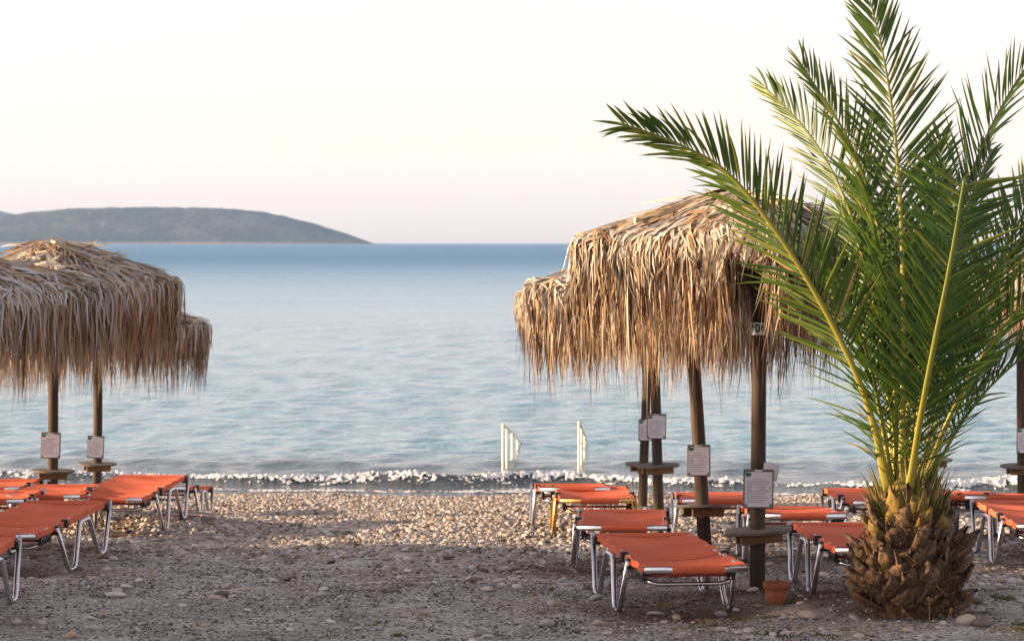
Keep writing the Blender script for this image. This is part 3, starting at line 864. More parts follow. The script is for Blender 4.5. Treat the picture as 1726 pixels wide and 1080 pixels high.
def thatch(corners, peak_off, eave, peak, fringe, nf, nr_, grey=0.0, sparse=None, jit=1.0):
    th, rad = polygon_radius(corners)
    def rf(t_): return np.interp((t_ + math.pi) % (2 * math.pi) - math.pi, th, rad)
    arc = np.concatenate([[0], np.cumsum(np.hypot(np.diff(rad * np.cos(th)), np.diff(rad * np.sin(th))))])
    per = arc[-1]
    def theta(u): return np.interp(u * per, arc, th)
    sagk = .05
    def surf(t_, s_):
        r_ = rf(t_) * s_
        x = r_ * np.cos(t_) + peak_off[0] * (1 - s_); y = r_ * np.sin(t_) + peak_off[1] * (1 - s_)
        z = peak - (peak - eave) * s_ ** 1.0 + .03 * np.sin(3 * t_ + 1) * s_
        return np.stack([x, y, z], -1)
    # --- roof strips
    N = nr_
    t0 = theta(rng.random(N)); s0 = np.sqrt(rng.random(N)) * .97
    ln = np.minimum(rng.uniform(.20, .52, N), (1.0 - s0) * rf(t0) + rng.uniform(.02, .10, N))
    yaw = rng.normal(0, .48 * jit, N) + .35 * np.sin(t0 * 3 + s0 * 7)
    p0 = surf(t0, s0)
    d0 = nrm(surf(t0, s0 + .02) - p0)
    tg = nrm(surf(t0 + .02, s0 + .02) - surf(t0 - .02, s0 + .02))
    nn_ = nrm(np.cross(tg, d0)); nn_ *= np.sign(nn_[:, 2:3])
    dr = d0 * np.cos(yaw)[:, None] + tg * np.sin(yaw)[:, None]
    sd = nrm(np.cross(nn_, dr))
    K = 5
    tt = np.linspace(0, 1, K)[None, :, None]
    lift = rng.uniform(.005, .055, N)[:, None, None] * jit
    bend = rng.normal(0, .10, N)[:, None, None]
    P = p0[:, None] + dr[:, None] * (ln[:, None, None] * tt) + nn_[:, None] * (lift + .035 * np.sin(tt * math.pi) * rng.uniform(-.3, 1, N)[:, None, None]) + sd[:, None] * bend * tt ** 2
    # past the eave they bend down
    rr_ = np.hypot(P[..., 0], P[..., 1]); tt_ = np.arctan2(P[..., 1], P[..., 0]); over = np.maximum(rr_ - rf(tt_), 0)
    P[..., 2] -= over ** 1.2 * 1.3
    sh = np.where(over > 0, over * .55, 0)
    P[..., 0] -= np.cos(tt_) * sh; P[..., 1] -= np.sin(tt_) * sh
    w = rng.uniform(.006, .015, N)[:, None] * np.array([.6, 1, 1, .8, .15])[None]
    roll = rng.normal(0, .5, N)[:, None]
    S = sd * np.cos(roll) + nn_ * np.sin(roll)
    Sk = np.repeat(S[:, None], K, 1)
    V1, F1, per1 = ribbons(P, w, Sk)
    ti1 = np.repeat(np.clip(rng.beta(1.3, 3.4, N) + .01 - grey * .15 + .12 * (s0 < .2), 0, 1), per1)
    # stray strips sticking out
    # --- fringe
    N = int(nf * 1.08)
    ncl = int(per / .045)
    u = rng.random(N)
    cl = np.floor(u * ncl)
    uc = (cl + .5 + .25 * np.sin(cl * 12.9)) / ncl
    clr = np.modf(np.abs(np.sin(cl * 78.233) * 43758.5))[0]
    t0 = theta(u); tc = theta(uc)
    e0 = surf(t0, np.ones(N)); ec = surf(tc, np.ones(N))
    tang = nrm(surf(t0 + .03, np.ones(N)) - surf(t0 - .03, np.ones(N))); tang[:, 2] *= .3
    outw = nrm(np.stack([tang[:, 1], -tang[:, 0], 0 * u], -1))
    inner = rng.random(N)
    long_ = rng.random(N) < .58
    ln = np.where(long_, fringe * rng.uniform(.55, 1.05, N) * (.80 + .34 * clr), fringe * rng.uniform(.30, .62, N))
    wisp = rng.random(N) < .10
    ln *= np.where(wisp, rng.uniform(1.1, 1.38, N), 1)
    if sparse is not None:
        gap = (e0[:, 0] > -.24) & (e0[:, 0] < .08) & (e0[:, 1] < .3)
        ln = np.where(gap, np.minimum(ln, rng.uniform(.10, .24, N)), ln)
        keep = rng.random(N) < sparse(e0[:, 0], e0[:, 1])
    else: keep = np.ones(N, bool)
    K = 10
    a0 = np.array([0, .02, .045, .08, .15]); rest = np.linspace(0, 1, K - 4)[1:]
    arcs = np.concatenate([np.tile(a0, (N, 1)), .15 + np.maximum(ln - .15, .03)[:, None] * rest[None]], 1)      # metres along each strip
    tt = (arcs / arcs[:, -1:])[..., None]
    lean = rng.normal(0, .032 * jit, N)[:, None, None]; sway = rng.normal(0, .02, N)[:, None, None]
    off_in = np.where(long_, rng.uniform(.0, .12, N), rng.uniform(-.02, .05, N))[:, None]
    bulge = rng.uniform(.08, .135, N)[:, None]
    base = e0 + np.stack([0 * u, 0 * u, rng.uniform(.0, .055, N)], -1)
    hor = -.10 - off_in + bulge * (1 - np.exp(-arcs / .032)) - .03 * tt[..., 0]
    ver = arcs - .05 * (1 - np.exp(-arcs / .05))
    P = base[:, None] + outw[:, None] * hor[..., None] + tang[:, None] * (lean * tt + sway * np.sin(tt * 5 + u[:, None, None] * 40)) \
        + (ec - e0)[:, None] * np.array([1, 1, 0]) * (.75 * tt ** 1.3) + outw[:, None] * (rng.normal(0, .035, N)[:, None, None] * tt ** 2)
    P[..., 2] -= ver
    prof = np.array([.7, .9, 1, 1, 1, .95, .85, .62, .34, .08])
    w = rng.uniform(.0034, .0098, N)[:, None] * prof[None] * np.where(wisp, .6, 1)[:, None]
    ph = rng.normal(0, .9, N)[:, None] + rng.normal(0, 1.4, N)[:, None] * tt[..., 0]
    S = tang[:, None] * np.cos(ph)[..., None] + outw[:, None] * np.sin(ph)[..., None]
    P, w, S = P[keep], w[keep], S[keep]
    V2, F2, per2 = ribbons(P, w, S)
    tb = np.clip(rng.beta(1.5, 1.9, N) + np.where(long_, .05, -.18) - grey * .2, 0, 1)[keep]
    gr = np.linspace(-.12, .16, K)                       # tips weather browner
    ti2 = np.clip(tb[:, None] + gr[None], 0, 1).repeat(2, 1).ravel()
    # --- sheet added under the strips to block light
    A = np.linspace(-math.pi, math.pi, 49)
    Vm, Fm = [], []
    for s_ in (0.02, .35, .7, .97):
        q = surf(A, np.full_like(A, s_)); q[:, 2] -= .02
        Vm.append(q)
    Vm = np.concatenate(Vm)
    for k_ in range(3):
        for j in range(48): Fm.append([k_ * 49 + j, k_ * 49 + j + 1, (k_ + 1) * 49 + j + 1, (k_ + 1) * 49 + j])
    return (V1, F1, ti1), (V2, F2, ti2), (Vm, np.array(Fm)), surf

def pole_mesh(base, top, r0, r1, seed):
    b, t_ = Vector(base), Vector(top)
    n, m = 18, 26
    vs, fs = [], []
    ax = (t_ - b).normalized()
    u = ax.cross(Vector((0, 1, 0))).normalized(); v = ax.cross(u)
    crack = -math.pi / 2 + .5 * math.sin(seed * 3.1)
    for i_ in range(m):
        f_ = i_ / (m - 1)
        c = b.lerp(t_, f_) + u * .008 * math.sin(f_ * 5 + seed) + v * .006 * math.sin(f_ * 7 + seed)
        for k in range(n):
            a = 2 * math.pi * k / n
            q = Vector((math.cos(a) * 2, math.sin(a) * 2, f_ * 6 + seed * 7))
            rr_ = (r0 + (r1 - r0) * f_) * (1 + .045 * mnoise.noise(q) + .02 * mnoise.noise(q * 3))
            da = abs((a - crack + math.pi) % (2 * math.pi) - math.pi)
            if da < .2: rr_ *= .84
            vs.append(c + u * rr_ * math.cos(a) + v * rr_ * math.sin(a))
    for i_ in range(m - 1):
        for k in range(n):
            k2 = (k + 1) % n
            fs.append([i_ * n + k, i_ * n + k2, (i_ + 1) * n + k2, (i_ + 1) * n + k])
    fs.append([(m - 1) * n + k for k in range(n)])
    me = mesh_np('pole', vs, fs, None, True)
    return me

def text_mesh(s, size):
    cu = bpy.data.curves.new('number', 'FONT')
    cu.body = s; cu.size = size; cu.align_x = 'CENTER'; cu.align_y = 'CENTER'; cu.extrude = 0
    cu.offset = size * .03
    o = bpy.data.objects.new('number', cu); C.objects.link(o)
    dg = bpy.context.evaluated_depsgraph_get()
    me = bpy.data.meshes.new_from_object(o.evaluated_get(dg))
    bpy.data.objects.remove(o)
    return me

def parasol(label, X_, d, corners, eave_h, peak_h, fringe, nf, nr_, lean=(0, 0), peak_off=(0, 0), grey=0, number=None, num_h=1.64, table=True, table_tilt=(0, 0), table_h=.36, table_yaw=0, sparse=None, r0=.052, visible=True):
    x = (X_ - CX) * d / F
    zg = gz(x, d)
    root = empty('thatched_parasol', (x, d, zg))
    tag(root, label, 'parasol', 'thatched parasols on the beach')
    top = (lean[0] + peak_off[0] * .3, lean[1], peak_h - .06)
    obj('pole', pole_mesh((0, 0, -.12), (lean[0], lean[1], peak_h - .08), r0, r0 * .86, x), M['pole'], root)
    (V1, F1, t1), (V2, F2, t2), (Vm, Fm), surf = thatch(corners, peak_off, eave_h, peak_h, fringe, nf, nr_, grey, sparse)
    off = np.array([lean[0], lean[1], 0])
    roof = obj('roof', mesh_np('roof', Vm + off, Fm, None, True), M['mat'], root)
    tag(obj('roof_thatch', mesh_np('roof_thatch', V1 + off, F1, {'tint': t1}), M['thatch'], roof), kind='stuff')
    tag(obj('fringe', mesh_np('fringe', V2 + off, F2, {'tint': t2}), M['thatch'], root), kind='stuff')
    # rafters under the roof
    for k, c in enumerate(corners):
        q = MB()
        c3 = Vector((c[0] * .93, c[1] * .93, eave_h - .05)) + Vector(off)
        q.tube([Vector((lean[0], lean[1], peak_h - .14)), c3], .018, 7)
        q.build('rafter', M['bracket'], root)
    def at(h):
        f_ = (h + .12) / (peak_h - .08 + .12)
        return Vector((lean[0] * f_, lean[1] * f_, h))
    if table:
        Mt = Matrix.Rotation(table_tilt[0], 3, 'Y') @ Matrix.Rotation(table_tilt[1], 3, 'X') @ Matrix.Rotation(table_yaw, 3, 'Z')
        q = MB(); c = at(table_h)
        q.disc(c, .21, .022, 44, Mt)
        tt_ = q.build('table_top', M['tabletop'], root)
        for sy in (-1, 1):
            q = MB()
            q.box(c + Mt @ Vector((0, sy * (r0 + .013), -.046)), (.27, .024, .062), Mt, .003)
            q.build('bracket', M['bracket'], root)
    if number:
        c = at(num_h)
        rr_ = r0 * .93 + .006
        q = MB(); vs, fs = [], []
        nseg = 14; hw_, hh_ = .056, .039
        for k in range(nseg + 1):
            a = (-hw_ + 2 * hw_ * k / nseg) / rr_
            for zz in (-hh_, hh_):
                vs.append(c + Vector((rr_ * math.sin(a), -rr_ * math.cos(a), zz)))
        for k in range(nseg):
            fs.append([2 * k, 2 * k + 2, 2 * k + 3, 2 * k + 1])
        q.add(vs, fs, True)
        pl = q.build('number_plate', M['plate'], root)
        me = text_mesh(number, .072)
        for v in me.vertices:
            a = (v.co.x * .92 - .004) / rr_
            v.co = c + Vector(((rr_ + .0025) * math.sin(a), -(rr_ + .0025) * math.cos(a), v.co.y))
        obj('number', me, M['tealprint'], pl)
    root['_pole'] = 0
    del root['_pole']
    return root, at, Vector((x, d, zg)), r0

board_n = [0]
def notice_board(par, h, label, tilt=0.0, w=.185, hgt=.245, sheets=False, dx=0.0, yaw=0.0):
    root_p, at, base, r0 = par
    c = base + at(h) + Vector((dx, -r0 - .012, 0))
    o = empty('notice_board', c, (0, tilt, yaw))
    tag(o, label, 'notice board', 'notice boards on the parasol posts')
    q = MB(); q.box((0, 0, 0), (w, .014, hgt), None, .003); q.build('backing', M['board'], o)
    pw, ph_ = w - .018, hgt - .026
    q = MB(); q.add([(-pw / 2, -.0095, -ph_ / 2 - .002), (pw / 2, -.0095, -ph_ / 2 - .002), (pw / 2, -.0095, ph_ / 2 - .002), (-pw / 2, -.0095, ph_ / 2 - .002)], [[0, 1, 2, 3]])
    pa = q.build('paper', M['paper'], o)
    q = MB()
    random.seed(board_n[0]); board_n[0] += 1
    def bar(x0, x1, z, t_=.0016):
        q.add([(x0, -.0112, z - t_), (x1, -.0112, z - t_), (x1, -.0112, z + t_), (x0, -.0112, z + t_)], [[0, 1, 2, 3]])
    zz = ph_ / 2 - .050
    k = 0
    while zz > -ph_ / 2 + .02:
        if k in (3, 4, 5, 6):
            bar(-pw * .43, -pw * random.uniform(.2, .26), zz, .0012); bar(-pw * .08, -pw * .03, zz, .0012); bar(pw * .03, pw * random.uniform(.2, .36), zz, .0012); bar(pw * .40, pw * .45, zz, .0012)
            zz -= .0085
        else:
            bar(-pw * .43 if k else -pw * .2, pw * (random.uniform(.1, .45) if k else .28), zz, .0016)
            zz -= .0135
        k += 1
    q.build('print', M['ink'], pa)
    q = MB()          # leaf emblem, upper left, and round marks in the corners
    lv = []
    for k in range(9):
        f_ = k / 8
        lv.append((-pw / 2 + .002 + .040 * f_, -.0112, ph_ / 2 - .004 - .006 * f_ ** 2 + .0))
    for k in range(8, -1, -1):
        f_ = k / 8
        lv.append((-pw / 2 + .002 + .040 * f_, -.0112, ph_ / 2 - .006 - .030 * math.sin(math.pi * min(1, f_ * .62 + .18)) * (1 - .15 * f_)))
    q.add(lv, [list(range(len(lv)))[::-1]])
    for (sx, sz) in ((-1, -1), (1, -1)):
        cx_, cz_ = sx * (pw / 2 - .009), sz * (ph_ / 2 - .008)
        q.add([(cx_ + .008 * math.cos(2 * math.pi * k / 12), -.0112, cz_ + .008 * math.sin(2 * math.pi * k / 12)) for k in range(12)], [list(range(12))])
    q.build('leaf_emblem', M['leafprint'], pa)
    q = MB()          # small square stamp, upper right
    for (dx_, dz_) in ((0, 0), (0, .014)):
        q.add([(pw / 2 - .032, -.0112, ph_ / 2 - .030 + dz_), (pw / 2 - .012, -.0112, ph_ / 2 - .030 + dz_), (pw / 2 - .012, -.0112, ph_ / 2 - .028 + dz_), (pw / 2 - .032, -.0112, ph_ / 2 - .028 + dz_)], [[0, 1, 2, 3]])
    q.build('stamp', M['ink'], pa)
    q = MB(); q.box((0, -.012, hgt / 2 - .006), (.05, .008, .012), None, .002); q.build('clip', M['alu'], o)
    if sheets:
        for k in range(3):
            q = MB()
            Mr = Matrix.Rotation(R(6 + 3 * k), 3, 'Y')
            q.box((w * .38 + .006 * k, .010 + .0025 * k, hgt * .5 - .012 - .004 * k), (.085, .0012, .10), Mr)
            q.build('loose_sheet', M['paper'], o)
    return o

def sp104(x, y):
    # the strips are worn thin on the right front
    return np.where(x > .12, .5, 1)
p104 = parasol('large sunlit thatched parasol on the post numbered 104', 1279, 17.9, [(-1.20, .12), (.02, -.88), (.66, .0), (-.35, 1.0)], 2.16, 2.50, .72, 4300, 3000, (-.012, 0), (-.08, 0), 0, '104', 1.635, True, (-.07, .0), .365, .2, sp104, .050)
p105 = parasol('thatched parasol on the leaning post behind the one numbered 104', 1193, 20.9, square(1.22, 8), 1.96, 2.32, .80, 3200, 1400, (-.17, 0), (0, 0), 0, '105', 1.60, True, (.0, -.09), .36, .5)
p107 = parasol('sunlit thatched parasol third from the front beside the bathing rails', 1113, 27.4, square(1.36, -12), 2.09, 2.45, .74, 2800, 1300, (-.10, 0), (0, 0), 0, None, 1.6, True, (-.03, .02), .48, .3)
p108 = parasol('rearmost thatched parasol of the cluster, hidden behind the others', 1084, 31.0, square(1.15, 20), 2.10, 2.45, .70, 1800, 900, (.05, 0), (0, 0), 0, None, 1.6, True, (.05, .04), .46, .6)
p110 = parasol('thatched parasol at the right edge beyond the palm', 1723, 27.2, [(-.62, .1), (.2, -1.0), (1.2, .1), (.1, 1.0)], 2.2, 2.55, .70, 2200, 1200, (0, 0), (.1, 0), 0, None, 1.6, True, (.0, .03), .47, .1)
p109 = parasol('thatched parasol standing hidden behind the palm', 1572, 30.0, square(.95, 30), 2.2, 2.5, .34, 1200, 700, (0, 0), (0, 0), 0, None, 1.6, True, (0, .02), .50, .1)
pl1 = parasol('tall peaked thatched parasol on the left with two boards beside it', 90, 27.4, square(1.30, 14), 2.18, 2.66, .86, 3400, 2000, (-.02, 0), (0, 0), .1, None, 1.6, True, (.03, .0), .43, .2)
pl2 = parasol('lowest thatched parasol of the left group, nearest the open water', 164, 31.0, square(1.30, -10), 1.96, 2.30, .78, 2800, 1200, (.0, 0), (0, 0), .3, None, 1.6, True, (.02, .02), .47, .4)
pl0 = parasol('greyest thatched parasol cut off by the left edge', -78, 22.4, square(1.30, 12), 1.95, 2.30, .80, 3400, 2000, (0, 0), (0, 0), .6, None, 1.6, True, (0, 0), .4, .4)

notice_board(p104, .632, 'largest notice board, with loose sheets, on the post numbered 104', R(.5), .19, .245, True, -.005)
notice_board(p105, .70, 'notice board on the leaning post behind the post numbered 104', R(0), .172, .232, False, -.012)
notice_board(p107, .86, 'notice board on the rear right pole of the close pair', R(1), .185, .24, False, .0)
notice_board(p108, .84, 'notice board half hidden behind its neighbour on the close pair of poles', R(1), .185, .235, False, .02)
notice_board(pl1, .68, 'notice board on the left pole of the left pair', R(1.5), .19, .25, False, -.01)
notice_board(pl2, .66, 'notice board on the right pole of the left pair', R(2.5), .185, .245, False, -.01)
notice_board(p110, .72, 'notice board on the pole at the right edge', R(0), .19, .25, False, .03)
notice_board(p109, .80, 'notice board seen through the palm stalks', R(1), .19, .25, False, .0)

# ------------------------------------------------------------------ bathing rails in the water
def rail(pts, label, group='bathing handrails at the waterline'):
    """pts: (photo x, y of the top, distance)"""
    P = [px(a, b, d) for (a, b, d) in pts]
    o = empty('handrail', (P[0].x, P[0].y, SEA - .4)); tag(o, label, 'handrail', group)
    off = Vector(o.location)
    for p_ in P:
        q = MB(); q.tube([Vector((p_.x, p_.y, SEA - .45)) - off, p_ - off], .018, 10); q.build('post', M['post'], o)
    q = MB(); q.tube([p_ - off + Vector((0, 0, .012)) for p_ in P], .018, 10); q.build('top_rail', M['post'], o)
rail([(848, 717, 38.9), (854.5, 723, 39.8), (863.5, 730, 41.2), (872.5, 741, 43.6), (880, 751, 45.6)], 'left of the two white handrails leading into the sea')
rail([(976, 713, 38.9), (980.5, 723, 40.2), (985.5, 735, 42.2), (989.5, 747, 45.0)], 'right of the two white handrails leading into the sea')

# ------------------------------------------------------------------ flower pot
x_, d_ = gpx(1309, 1016)
pot = empty('flower_pot', (x_, d_, gz(x_, d_) - .01)); tag(pot, 'empty terracotta flower pot beside the post numbered 104', 'flower pot')
def lathe(prof, n=36):
    vs = [(r_ * math.cos(2 * math.pi * k / n), r_ * math.sin(2 * math.pi * k / n), z) for (r_, z) in prof for k in range(n)]
    fs = [[i_ * n + k, i_ * n + (k + 1) % n, (i_ + 1) * n + (k + 1) % n, (i_ + 1) * n + k] for i_ in range(len(prof) - 1) for k in range(n)]
    q = MB(); q.add(vs, fs, True); return q
lathe([(.001, 0), (.052, 0), (.056, .004), (.074, .108), (.066, .108), (.05, .012), (.001, .012)]).build('body', M['terracotta'], pot)
lathe([(.0735, .100), (.081, .100), (.0835, .104), (.0845, .136), (.082, .139), (.074, .139), (.072, .134), (.070, .100)]).build('rim', M['terracotta'], pot)

# ------------------------------------------------------------------ palm
PD = 16.45
pxc, _ = gpx(1533, 1042)
PX = (1533 - CX) * PD / F
PZ = gz(PX, PD)
palm = empty('palm_tree', (PX, PD, PZ)); tag(palm, 'young date palm with squat fibrous trunk in the right foreground', 'palm tree')
porg = Vector(palm.location)
def prad(z):
    return float(np.interp(z, [-.05, .0, .12, .25, .38, .50, .62, .70, .78], [.185, .20, .245, .26, .245, .205, .15, .11, .07]))
n, m_ = 40, 26
vs, fs = [], []
for i_ in range(m_):
    z = -.06 + .84 * i_ / (m_ - 1)
    for k in range(n):
        a = 2 * math.pi * k / n
        r_ = prad(z) * .93 * (1 + .12 * mnoise.noise(Vector((math.cos(a) * 4, math.sin(a) * 4, z * 12))))
        vs.append((r_ * math.cos(a), r_ * math.sin(a), z))
for i_ in range(m_ - 1):
    for k in range(n):
        fs.append([i_ * n + k, i_ * n + (k + 1) % n, (i_ + 1) * n + (k + 1) % n, (i_ + 1) * n + k])
fs.append([(m_ - 1) * n + k for k in range(n)])
trunk_me = mesh_np('trunk', vs, fs, {'tint': np.zeros(len(vs))}, True)
trunk = obj('trunk', trunk_me, M['stub'], palm)
def stub_mesh(L_, w0, w1, th_, tint, seed):
    """cut leaf base: broad at the root, curved, ragged cut end; axis +x, back +z"""
    n, m = 10, 7
    vs, fs, ti = [], [], []
    for i_ in range(m):
        f_ = i_ / (m - 1)
        w_ = w0 + (w1 - w0) * f_; t_ = th_ * (1 - .25 * f_)
        for k in range(n):
            a = 2 * math.pi * k / n
            yy = w_ * math.cos(a); zz = t_ * math.sin(a) * (1 if math.sin(a) > 0 else .55)
            q = Vector((f_ * 2, yy * 20, zz * 20)) + Vector((seed * 3.7, 0, 0))
            nz = mnoise.noise(q) * (.010 + .016 * f_)
            vs.append((L_ * f_ + (nz * 2.5 + .03 * math.sin(a * 3 + seed) * .5 + .016 * math.cos(a + seed)) * (f_ == 1), yy + nz, zz + nz + .10 * L_ * f_ * f_ - .02 * (1 - abs(math.cos(a)))))
            ti.append(tint * (1 - .25 * f_))
    for i_ in range(m - 1):
        for k in range(n):
            fs.append([i_ * n + k, i_ * n + (k + 1) % n, (i_ + 1) * n + (k + 1) % n, (i_ + 1) * n + k])
    fs.append([(m - 1) * n + k for k in range(n)])
    return mesh_np('leaf_base', vs, fs, {'tint': ti}, True)
random.seed(5)
stubs_dry = [stub_mesh(.10 + .009 * k, .062, .026 + .005 * (k % 4), .018 + .005 * (k % 3), 0, k) for k in range(7)]
stubs_green = [stub_mesh(.12, .050, .036, .030, .9, k + 9) for k in range(4)]
for me in stubs_dry + stubs_green: me.materials.append(M['stub'])
NS = 130
for k in range(NS):
    f_ = k / (NS - 1)
    z = .03 + .66 * f_
    a = k * 2.39996 + .2
    if random.random() < .14: continue
    green = f_ > .62 and (k % 3 != 0)
    me = random.choice(stubs_green if green else stubs_dry)
    o = bpy.data.objects.new('leaf_base', me); C.objects.link(o); o.parent = trunk
    el = R(20 + 55 * f_ + random.gauss(0, 10))
    r_ = prad(z) * .86
    dirv = Vector((math.cos(a) * math.cos(el), math.sin(a) * math.cos(el), math.sin(el)))
    back = Vector((-math.cos(a) * math.sin(el), -math.sin(a) * math.sin(el), math.cos(el)))
    yv = back.cross(dirv)
    Mx = Matrix((dirv, yv, back)).transposed().to_4x4() @ Matrix.Rotation(random.gauss(0, .3), 4, 'X')
    s_ = random.uniform(1.0, 1.4) * (1 - .15 * f_)
    o.matrix_local = Matrix.Translation((r_ * math.cos(a), r_ * math.sin(a), z)) @ Mx @ Matrix.Scale(s_, 4)
# fibre between the leaf bases
N = 1500
a = rng.uniform(0, 2 * math.pi, N); z = rng.uniform(-.01, .74, N) ** 1.0
r_ = np.interp(z, [-.05, .0, .12, .25, .38, .50, .62, .70, .78], [.185, .20, .245, .26, .245, .205, .15, .11, .07]) * rng.uniform(.95, 1.22, N)
p0 = np.stack([r_ * np.cos(a), r_ * np.sin(a), z], -1)
rad_ = np.stack([np.cos(a), np.sin(a), 0 * a], -1); tan_ = np.stack([-np.sin(a), np.cos(a), 0 * a], -1); up_ = np.tile([0, 0, 1.], (N, 1))
dr = nrm(rad_ * rng.uniform(.0, .7, N)[:, None] + tan_ * rng.normal(0, .9, N)[:, None] + up_ * rng.normal(-.25, .6, N)[:, None])
ln = rng.uniform(.03, .11, N)
K = 4; tt = np.linspace(0, 1, K)[None, :, None]
P = p0[:, None] + dr[:, None] * ln[:, None, None] * tt + up_[:, None] * (-.05 * tt ** 2) + tan_[:, None] * rng.normal(0, .02, N)[:, None, None] * np.sin(tt * 4)
S = np.repeat(nrm(np.cross(dr, rng.normal(0, 1, (N, 3))))[:, None], K, 1)
w = rng.uniform(.0010, .0045, N)[:, None] * np.array([1, 1, .8, .3])[None]
V, Fq, per_ = ribbons(P, w, S)
tag(obj('fibre', mesh_np('fibre', V, Fq, {'tint': np.repeat(rng.beta(1.3, 2.2, N), per_)}), M['fibre'], trunk), kind='stuff')

N = 420
a = rng.uniform(0, 2 * math.pi, N); rr0 = rng.uniform(.05, .19, N); z = .76 - rr0 * 1.1
p0 = np.stack([rr0 * np.cos(a), rr0 * np.sin(a), z], -1)
dr = nrm(np.stack([np.cos(a) * rng.uniform(.05, .75, N), np.sin(a) * rng.uniform(.05, .75, N), np.ones(N)], -1) + rng.normal(0, .15, (N, 3)))
ln = rng.uniform(.08, .30, N); tt = np.linspace(0, 1, 4)[None, :, None]
P = p0[:, None] + dr[:, None] * ln[:, None, None] * tt
S = np.repeat(nrm(np.cross(dr, rng.normal(0, 1, (N, 3))))[:, None], 4, 1)
V, Fq, per_ = ribbons(P, rng.uniform(.002, .0065, N)[:, None] * np.array([1, 1, .7, .1])[None], S)
tag(obj('sheath', mesh_np('sheath', V, Fq, {'tint': np.repeat(rng.beta(1.6, 1.4, N), per_)}), M['drygrass'], trunk), kind='stuff')

def frond(path, twist=0.0, Lmax=.50, width=.0098, tone=0.0, trunc=False, r0=.0155, nleaf=66, t_start=.08, vee=.45, up=None):
    P = [px(a, b, PD + c) - porg for (a, b, c) in path]
    n = 60
    Q = catmull(P, n)
    arr = np.array([list(q) for q in Q])
    T = nrm(np.gradient(arr, axis=0))
    # upper face looks towards the palm's axis / sky
    if up is None:
        U0 = np.tile([0, 0, 1.0], (n, 1)) - np.stack([arr[:, 0], arr[:, 1], 0 * arr[:, 0]], -1) * .8
    else:
        U0 = np.tile(np.array(up, float), (n, 1))
    U = nrm(U0 - T * np.sum(U0 * T, -1, keepdims=True))
    for k in range(1, n):      # keep continuous
        u_ = U[k] * .35 + U[k - 1] * .65
        U[k] = u_ - T[k] * np.dot(u_, T[k]); U[k] /= np.linalg.norm(U[k])
    S = np.cross(T, U)
    ca, sa = math.cos(twist), math.sin(twist)
    U, S = U * ca + S * sa, S * ca - U * sa
    rs = np.linspace(1, .16 if not trunc else .45, n) ** .9 * r0
    rs[:8] *= np.linspace(1.9, 1.0, 8)
    q = MB()
    q.tube(Q, list(rs), 8, ell=(.75, 1.15), ref=Vector(U[0]))
    me = mesh_np('frond', q.v, q.f, {'tint': np.repeat(np.clip(np.linspace(0, 1.15, n) - .1 - tone * .5, 0, 1), 8)}, True)
    o = obj('frond', me, M['rachis'], palm)
    seg = np.concatenate([[0], np.cumsum(np.linalg.norm(np.diff(arr, axis=0), axis=1))]); tot = seg[-1]
    Vs, ts = [], []
    t_end = .995
    ps, ds, us, ss, lens, tints, wds = [], [], [], [], [], [], []
    for side in (-1, 1):
        for k in range(int(nleaf * 1.22)):
            f_ = t_start + (t_end - t_start) * (k + .5 * (side > 0) + random.uniform(-.3, .3)) / int(nleaf * 1.22)
            if f_ < .30 and random.random() < .55: continue
            if random.random() < .035: continue
            i_ = min(n - 1, max(0, int(np.searchsorted(seg, f_ * tot)) - 1))
            g = (f_ * tot - seg[i_]) / max(1e-6, (seg[min(n - 1, i_ + 1)] - seg[i_])); g = min(max(g, 0), 1)
            i2 = min(n - 1, i_ + 1)
            p_ = arr[i_] * (1 - g) + arr[i2] * g
            Tk, Uk, Sk = T[i_], U[i_], S[i_]
            al = R(np.interp(f_, [0, .25, .6, 1.0], [62, 52, 42, 26 if not trunc else 68])) + random.gauss(0, .06)
            be = vee * random.choice([.55, 1.0, 1.35]) + random.gauss(0, .08)
            d_ = Tk * math.cos(al) + (Sk * side * math.cos(be) + Uk * math.sin(be)) * math.sin(al)
            L_ = Lmax * float(np.interp(f_, [0, t_start, .2, .36, .55, .8, 1.0], [.25, .45, .92, 1.0, 1, .74, .34 if not trunc else .85])) * random.uniform(.86, 1.08) * (random.uniform(.45, .8) if random.random() < .05 else 1)
            ps.append(p_ + Sk * side * rs[i_] * .6); ds.append(d_); us.append(Uk * .6 + Tk * .4); lens.append(L_)
            ss.append(np.cross(d_, Uk))
            wds.append(width * random.uniform(.8, 1.15) * (1 if f_ > .3 else .55))
            tints.append(min(1, max(0, random.gauss(.33 + tone * .4, .17) + (.5 if random.random() < .03 else 0))))
    ps, ds, us, ss = map(np.array, (ps, ds, us, ss)); ds = nrm(ds); ss = nrm(ss); lens = np.array(lens); wds = np.array(wds); tints = np.array(tints)
    K = 6
    tt = np.linspace(0, 1, K)[None, :, None]
    N = len(ps)
    droop = (np.where(rng.random(N) < .12, rng.uniform(.1, .35, N), rng.uniform(.01, .08, N)) * lens)[:, None, None]
    curl = rng.normal(0, .03, N)[:, None, None] * lens[:, None, None]
    P_ = ps[:, None] + ds[:, None] * lens[:, None, None] * tt + np.array([0, 0, -1.0]) * droop * tt ** 2 + ss[:, None] * curl * tt ** 2
    w_ = wds[:, None] * np.array([.35, .9, 1, .85, .55, .04])[None]
    fold = np.cross(ss, ds); fold *= np.sign(np.sum(fold * us, -1, keepdims=True))
    Fd = fold[:, None] * (w_[..., None] * .55)
    V, Fq, per_ = ribbons(P_, w_, np.repeat(ss[:, None], K, 1), Fd)
    tk = np.clip(tints[:, None] + np.array([.15, 0, 0, 0, .05, .35])[None], 0, 1).repeat(3, 1).ravel()
    lf = obj('leaflets', mesh_np('leaflets', V, Fq, {'tint': tk}), M['leaf'], o)
    tag(lf, kind='stuff')
    return o
